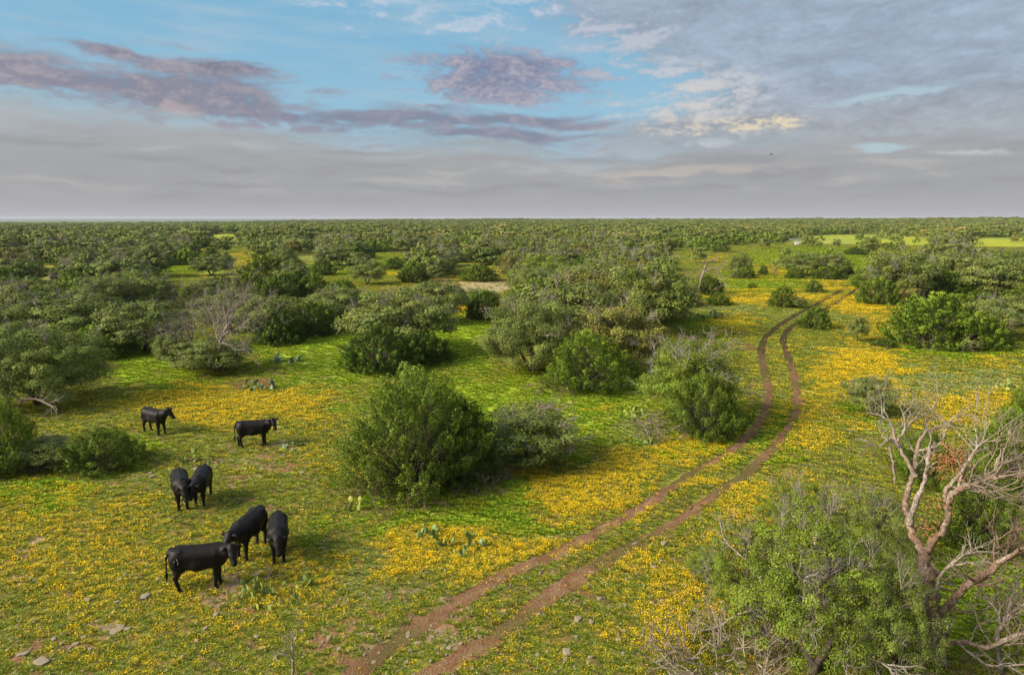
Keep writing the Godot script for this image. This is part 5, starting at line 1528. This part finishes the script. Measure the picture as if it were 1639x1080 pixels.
func build_cacti() -> void:
	var pads := [pad_mesh(1), pad_mesh(2), pad_mesh(3)]
	var skin := []
	for c in [Color(0.12, 0.18, 0.04), Color(0.19, 0.235, 0.045), Color(0.13, 0.18, 0.095), Color(0.26, 0.27, 0.04)]:
		skin.push_back(flat("cactus_skin", c, 0.5, true, 0.4))
	# label, at, radius, pads, pad size, skins
	var clumps := [
		["wide low prickly pear with yellow-green pads right of the nearest cow", Vector3(-7.74,0,-20.53), 1.25, 70, 0.21, [0, 1, 1, 3]],
		["tall prickly pear clump in the flowers left of the track", Vector3(-1.79,0,-23.48), 0.85, 44, 0.22, [0, 0, 1]],
		["small prickly pear left of the tall clump in the flowers", Vector3(-3.19,0,-24.38), 0.55, 18, 0.26, [0, 1]],
		["grey-blue prickly pear beside the bare earth hollow", Vector3(-18.2,0,-47.55), 1.2, 46, 0.33, [2, 2, 0]],
		["pale blue-grey prickly pear on the lush grass near the lawn", Vector3(-19.14,0,-56.61), 1.4, 40, 0.36, [2, 2]],
		["small prickly pear above the pair of cows", Vector3(-15.77,0,-32.62), 0.9, 20, 0.25, [0, 1]],
		["low prickly pear below the lone side-on cow", Vector3(-11.8,0,-34.8), 0.8, 14, 0.24, [2, 0]],
		["prickly pear in the grass left of the grey brush tangle", Vector3(7.03,0,-40.37), 1.3, 26, 0.3, [1, 0]],
		["small upright prickly pear in the grass below the grey brush tangle", Vector3(7.57,0,-35.1), 0.4, 10, 0.3, [2, 1]],
		["prickly pear in the far meadow among flowers left of the ruts", Vector3(25.02,0,-83.91), 2.2, 40, 0.42, [2, 2, 0]],
		["pale prickly pear in the yellow flowers at the right edge", Vector3(35.85,0,-47.55), 1.0, 22, 0.36, [1, 3]],
		["small prickly pear on the turf at the left foot of the largest juniper", Vector3(-6.98,0,-26.95), 0.6, 10, 0.26, [1, 3]],
		["prickly pear at the foot of the half bare oak beside the lawn", Vector3(19.55,0,-40.37), 0.6, 9, 0.25, [2, 0]],
	]
	clumps[12][0] = "tiny prickly pear in the grass right of the track bend"
	rng.seed = 66
	for c in clumps:
		var o := thing("prickly_pear", c[0], "cactus", Vector3(c[1].x, height(c[1].x, c[1].z) - 0.03, c[1].z))
		var spots := []
		for k in c[3]:
			var s: float = c[4] * rnd(0.75, 1.2)
			var b: Basis
			var p: Vector3
			if spots.is_empty() or rng.randf() < 0.5:
				var a := rng.randf() * TAU
				var q := sqrt(rng.randf()) * float(c[2])
				p = Vector3(cos(a) * q, -0.02, sin(a) * q * 0.8)
				b = Basis(Vector3.UP, rng.randf() * TAU) * Basis(Vector3.RIGHT, rnd(-0.6, 0.6)) * Basis(Vector3.BACK, rnd(-0.4, 0.4))
			else:
				var m: Transform3D = spots[rng.randi() % spots.size()]
				b = Basis(Vector3.UP, rnd(-1.2, 1.2)) * m.basis.orthonormalized() * Basis(Vector3.BACK, rnd(-0.7, 0.7)) * Basis(Vector3.RIGHT, rnd(-0.35, 0.35))
				p = m * Vector3(rnd(-0.25, 0.25), 0.9, 0)
				s *= 0.9
			var t := Transform3D(b.scaled_local(Vector3.ONE * s), p)
			if p.y < 0.5: spots.push_back(t)
			part("pad", pads[rng.randi() % 3], o, skin[c[5][rng.randi() % c[5].size()]], t)

func rock_mesh(size: float, sd: int, seg: int) -> ArrayMesh:
	var acc := Acc.new()
	var f := FastNoiseLite.new()
	f.seed = sd; f.frequency = 0.9
	var at := func(i: int, j: int) -> Vector3:
		var th := PI * i / seg
		var ph := TAU * (j % (seg * 2)) / (seg * 2)
		var d := Vector3(sin(th) * cos(ph), cos(th), sin(th) * sin(ph))
		d = d * (1.0 + 0.6 * f.get_noise_3dv(d * 1.3))
		return Vector3(clampf(d.x, -0.85, 0.9), clampf(d.y, -0.7, 0.62), clampf(d.z, -0.88, 0.8)) * size
	for i in seg:
		for j in seg * 2:
			var a: Vector3 = at.call(i, j); var b: Vector3 = at.call(i, j + 1)
			var c: Vector3 = at.call(i + 1, j + 1); var d: Vector3 = at.call(i + 1, j)
			var nr := (c - a).cross(d - b)
			if nr.length() < 1e-7: continue
			nr = nr.normalized()
			if nr.dot(a + b + c + d) < 0.0: nr = -nr
			acc.kite(a, b, c, d, nr, Color.WHITE * (1.0 + 0.12 * f.get_noise_3dv((a + c) * 3.0)))
	return acc.mesh(M.rock)

func build_rocks() -> void:
	var kinds := []
	for k in 6: kinds.push_back(rock_mesh(1.0, 900 + k, 6))
	rng.seed = 31
	# those the photograph shows plainly: label, at, half length, height
	var named := [
		["long flat pale rock lying in the flowers left of the bottom edge", Vector3(-11.73,0,-18.43), 0.29, 0.09], ["flat whitish rock in the bare patch left of the nearest cow's hind foot", Vector3(-11.83,0,-20.23), 0.22, 0.08],
		["pale flat stone in the grass above the pair of cows", Vector3(-15.35,0,-31.5), 0.2, 0.09], ["orange-tinged stone left of the pair of cows", Vector3(-16.96,0,-30.52), 0.2, 0.1],
		["pale slab half sunk in grass at the bottom left corner", Vector3(-12.89,0,-16.87), 0.24, 0.08], ["tan rock right of the right-hand rut near the bottom", Vector3(2,0,-18.94), 0.17, 0.12],
		["pinkish rock at the bottom, largest of its loose group", Vector3(1.55,0,-17.34), 0.17, 0.12], ["rounded tan stone lying right beside the right-hand rut", Vector3(5.68,0,-23.78), 0.17, 0.12],
		["pale stone in the right-hand rut where it narrows", Vector3(2.74,0,-21.93), 0.11, 0.07], ["white stone at the crossing of track and gravel", Vector3(17.85,0,-46.48), 0.15, 0.1],
		["pale slab in the turf left of the lone side-on cow's feet", Vector3(-10.07,0,-31.08), 0.18, 0.07], ["pale slab in the left-hand foreground beside bare earth", Vector3(-13.55,0,-20.01), 0.16, 0.07]]
	for r in named:
		var o := thing("limestone_rock", r[0], "rock", Vector3(r[1].x, height(r[1].x, r[1].z) + 0.01, r[1].z), rng.randf() * TAU)
		part("stone", kinds[rng.randi() % 6], o, null, Transform3D(Basis.from_scale(Vector3(r[2], r[3], r[2] * rnd(0.55, 0.8))), Vector3.ZERO))
	# scattered small ones, in patches: centre, spread, how many, where
	var fields := [[Vector3(2.01,0,-18.06), 1.6, 16, "right of the ruts near the bottom edge"], [Vector3(4.84,0,-22.24), 1.6, 9, "along the right-hand rut in the foreground"], [Vector3(-13.6,0,-17.77), 2.0, 14, "in the bottom left corner"], [Vector3(-14.54,0,-30.84), 3.4, 20, "on stony turf behind the cow pair"],
		[Vector3(-11.77,0,-20.04), 1.6, 9, "around the bare patch left of the cows"], [Vector3(5,0,-20.04), 1.3, 8, "at the left edge of the oak scrub"], [Vector3(-12.01,0,-32.98), 3.0, 12, "below the lone side-on cow"], [Vector3(-23.03,0,-34.4), 2.0, 6, "behind the wide juniper bush on the left"], [Vector3(-6.27,0,-18.37), 2.0, 10, "on bare soil right of the nearest cows"], [Vector3(18.09,0,-47.01), 1.2, 6, "in the ruts at the gravel crossing"]]
	for fl in fields:
		var at := []
		for k in fl[2]: at.push_back(fl[0] + Vector3(rng.randfn() * fl[1] * 0.7, 0, rng.randfn() * fl[1] * 0.6))
		at.sort_custom(func(a, b): return a.x / -a.z < b.x / -b.z)
		for k in fl[2]:
			var p: Vector3 = at[k]
			var s := rnd(0.05, 0.12)
			var o := thing("limestone_rock", "pale limestone lump, %s from left of those %s" % [ORDINAL[k], fl[3]], "rock", Vector3(p.x, height(p.x, p.z) + 0.01, p.z), rng.randf() * TAU, "small limestone lumps " + fl[3])
			part("stone", kinds[rng.randi() % 6], o, null, Transform3D(Basis.from_scale(Vector3(s, s * rnd(0.45, 0.7), s * rnd(0.6, 0.9))), Vector3.ZERO))

func slab(size: Vector3, m: Material) -> Mesh:
	var b := BoxMesh.new()
	b.size = size
	b.material = m
	return b

func build_far_things() -> void:
	var white := flat("white_painted_metal", Color(0.72, 0.72, 0.70), 0.5)
	var dark := flat("dark_roof_sheet", Color(0.10, 0.10, 0.11), 0.5)
	var timber := flat("grey_posts", Color(0.18, 0.15, 0.12), 0.9)
	# shelter under the trees at the end of the far meadow
	var o := thing("shelter", "small open shelter with dark roof and white panel at the far meadow's end", "shed", Vector3(135.04,0,-327.23), 0.15)
	for x in [-2.3, 2.3]:
		for z in [-1.2, 1.2]: part("post", slab(Vector3(0.16, 2.3, 0.16), timber), o, null, Transform3D(Basis.IDENTITY, Vector3(x, 1.15, z)))
	part("roof", slab(Vector3(5.4, 0.22, 3.2), dark), o, null, Transform3D(Basis(Vector3.RIGHT, 0.1), Vector3(0, 2.5, 0)))
	part("panel", slab(Vector3(3.4, 1.25, 0.1), white), o, null, Transform3D(Basis.IDENTITY, Vector3(0.2, 1.0, 1.0)))
	part("trough", slab(Vector3(1.6, 0.5, 0.6), white), o, null, Transform3D(Basis.IDENTITY, Vector3(-0.6, 0.25, 1.9)))
	# farm building far off among the trees
	var hp := Vector3(-131.02,4.03,-1120) 
	var fb2 := thing("farm_building", "tiny white farm building far off among the trees below the horizon", "building", Vector3(hp.x, height(hp.x, hp.z, false), hp.z), 0.3)
	part("wall", slab(Vector3(9, 4.2, 6), white), fb2, null, Transform3D(Basis.IDENTITY, Vector3(0, 2.1, 0)))
	var pr := PrismMesh.new()
	pr.size = Vector3(7, 1.8, 10)
	pr.material = white
	part("roof", pr, fb2, null, Transform3D(Basis(Vector3.UP, PI / 2), Vector3(0, 5.12, 0)))
	part("door", slab(Vector3(3, 3.4, 0.1), dark), fb2, null, Transform3D(Basis.IDENTITY, Vector3(2, 1.7, 3.06)))
	# a bird high over the woods
	var bp := Vector3(55.35,25.52,-150)
	var bird := thing("bird", "tiny dark bird gliding alone in the grey sky on the right", "bird", bp, 0.2)
	var feather := flat("dark_feathers", Color(0.03, 0.03, 0.032), 0.8)
	var F := Field.new(Vector3(-0.6, -0.12, -0.16), Vector3(0.6, 0.16, 0.16), 0.02)
	F.bone(Vector3(0.22, 0.0, 0), 0.06, Vector3(-0.18, 0.0, 0), 0.055, 0.015)
	F.bone(Vector3(0.30, 0.03, 0), 0.045, Vector3(0.22, 0.0, 0), 0.05, 0.015)
	F.bone(Vector3(0.33, 0.03, 0), 0.02, Vector3(0.39, 0.015, 0), 0.008, 0.01)
	F.bone(Vector3(-0.18, 0.0, 0), 0.04, Vector3(-0.42, 0.01, 0.05), 0.02, 0.012)
	F.bone(Vector3(-0.18, 0.0, 0), 0.04, Vector3(-0.42, 0.01, -0.05), 0.02, 0.012)
	var a := Acc.new()
	F.surface(a)
	for k in a.n.size(): a.n[k] = a.n[k].normalized()
	part("body", a.mesh(feather), bird)
	for s in [-1.0, 1.0]:
		var w := Acc.new()
		var pr2 := [Vector3(0.14, 0.03, 0.04 * s), Vector3(-0.10, 0.02, 0.04 * s), Vector3(-0.08, 0.15, 0.42 * s), Vector3(0.14, 0.17, 0.40 * s), Vector3(-0.10, 0.10, 0.88 * s), Vector3(0.0, 0.11, 0.92 * s)]
		for f in [[0, 3, 2, 1], [3, 5, 4, 2]]:
			w.kite(pr2[f[0]], pr2[f[1]], pr2[f[2]], pr2[f[3]], Vector3.UP, Color.WHITE)
			w.kite(pr2[f[0]] - Vector3(0, 0.015, 0), pr2[f[1]] - Vector3(0, 0.012, 0), pr2[f[2]] - Vector3(0, 0.012, 0), pr2[f[3]] - Vector3(0, 0.015, 0), Vector3.DOWN, Color.WHITE)
		part("wing", w.mesh(feather), bird)
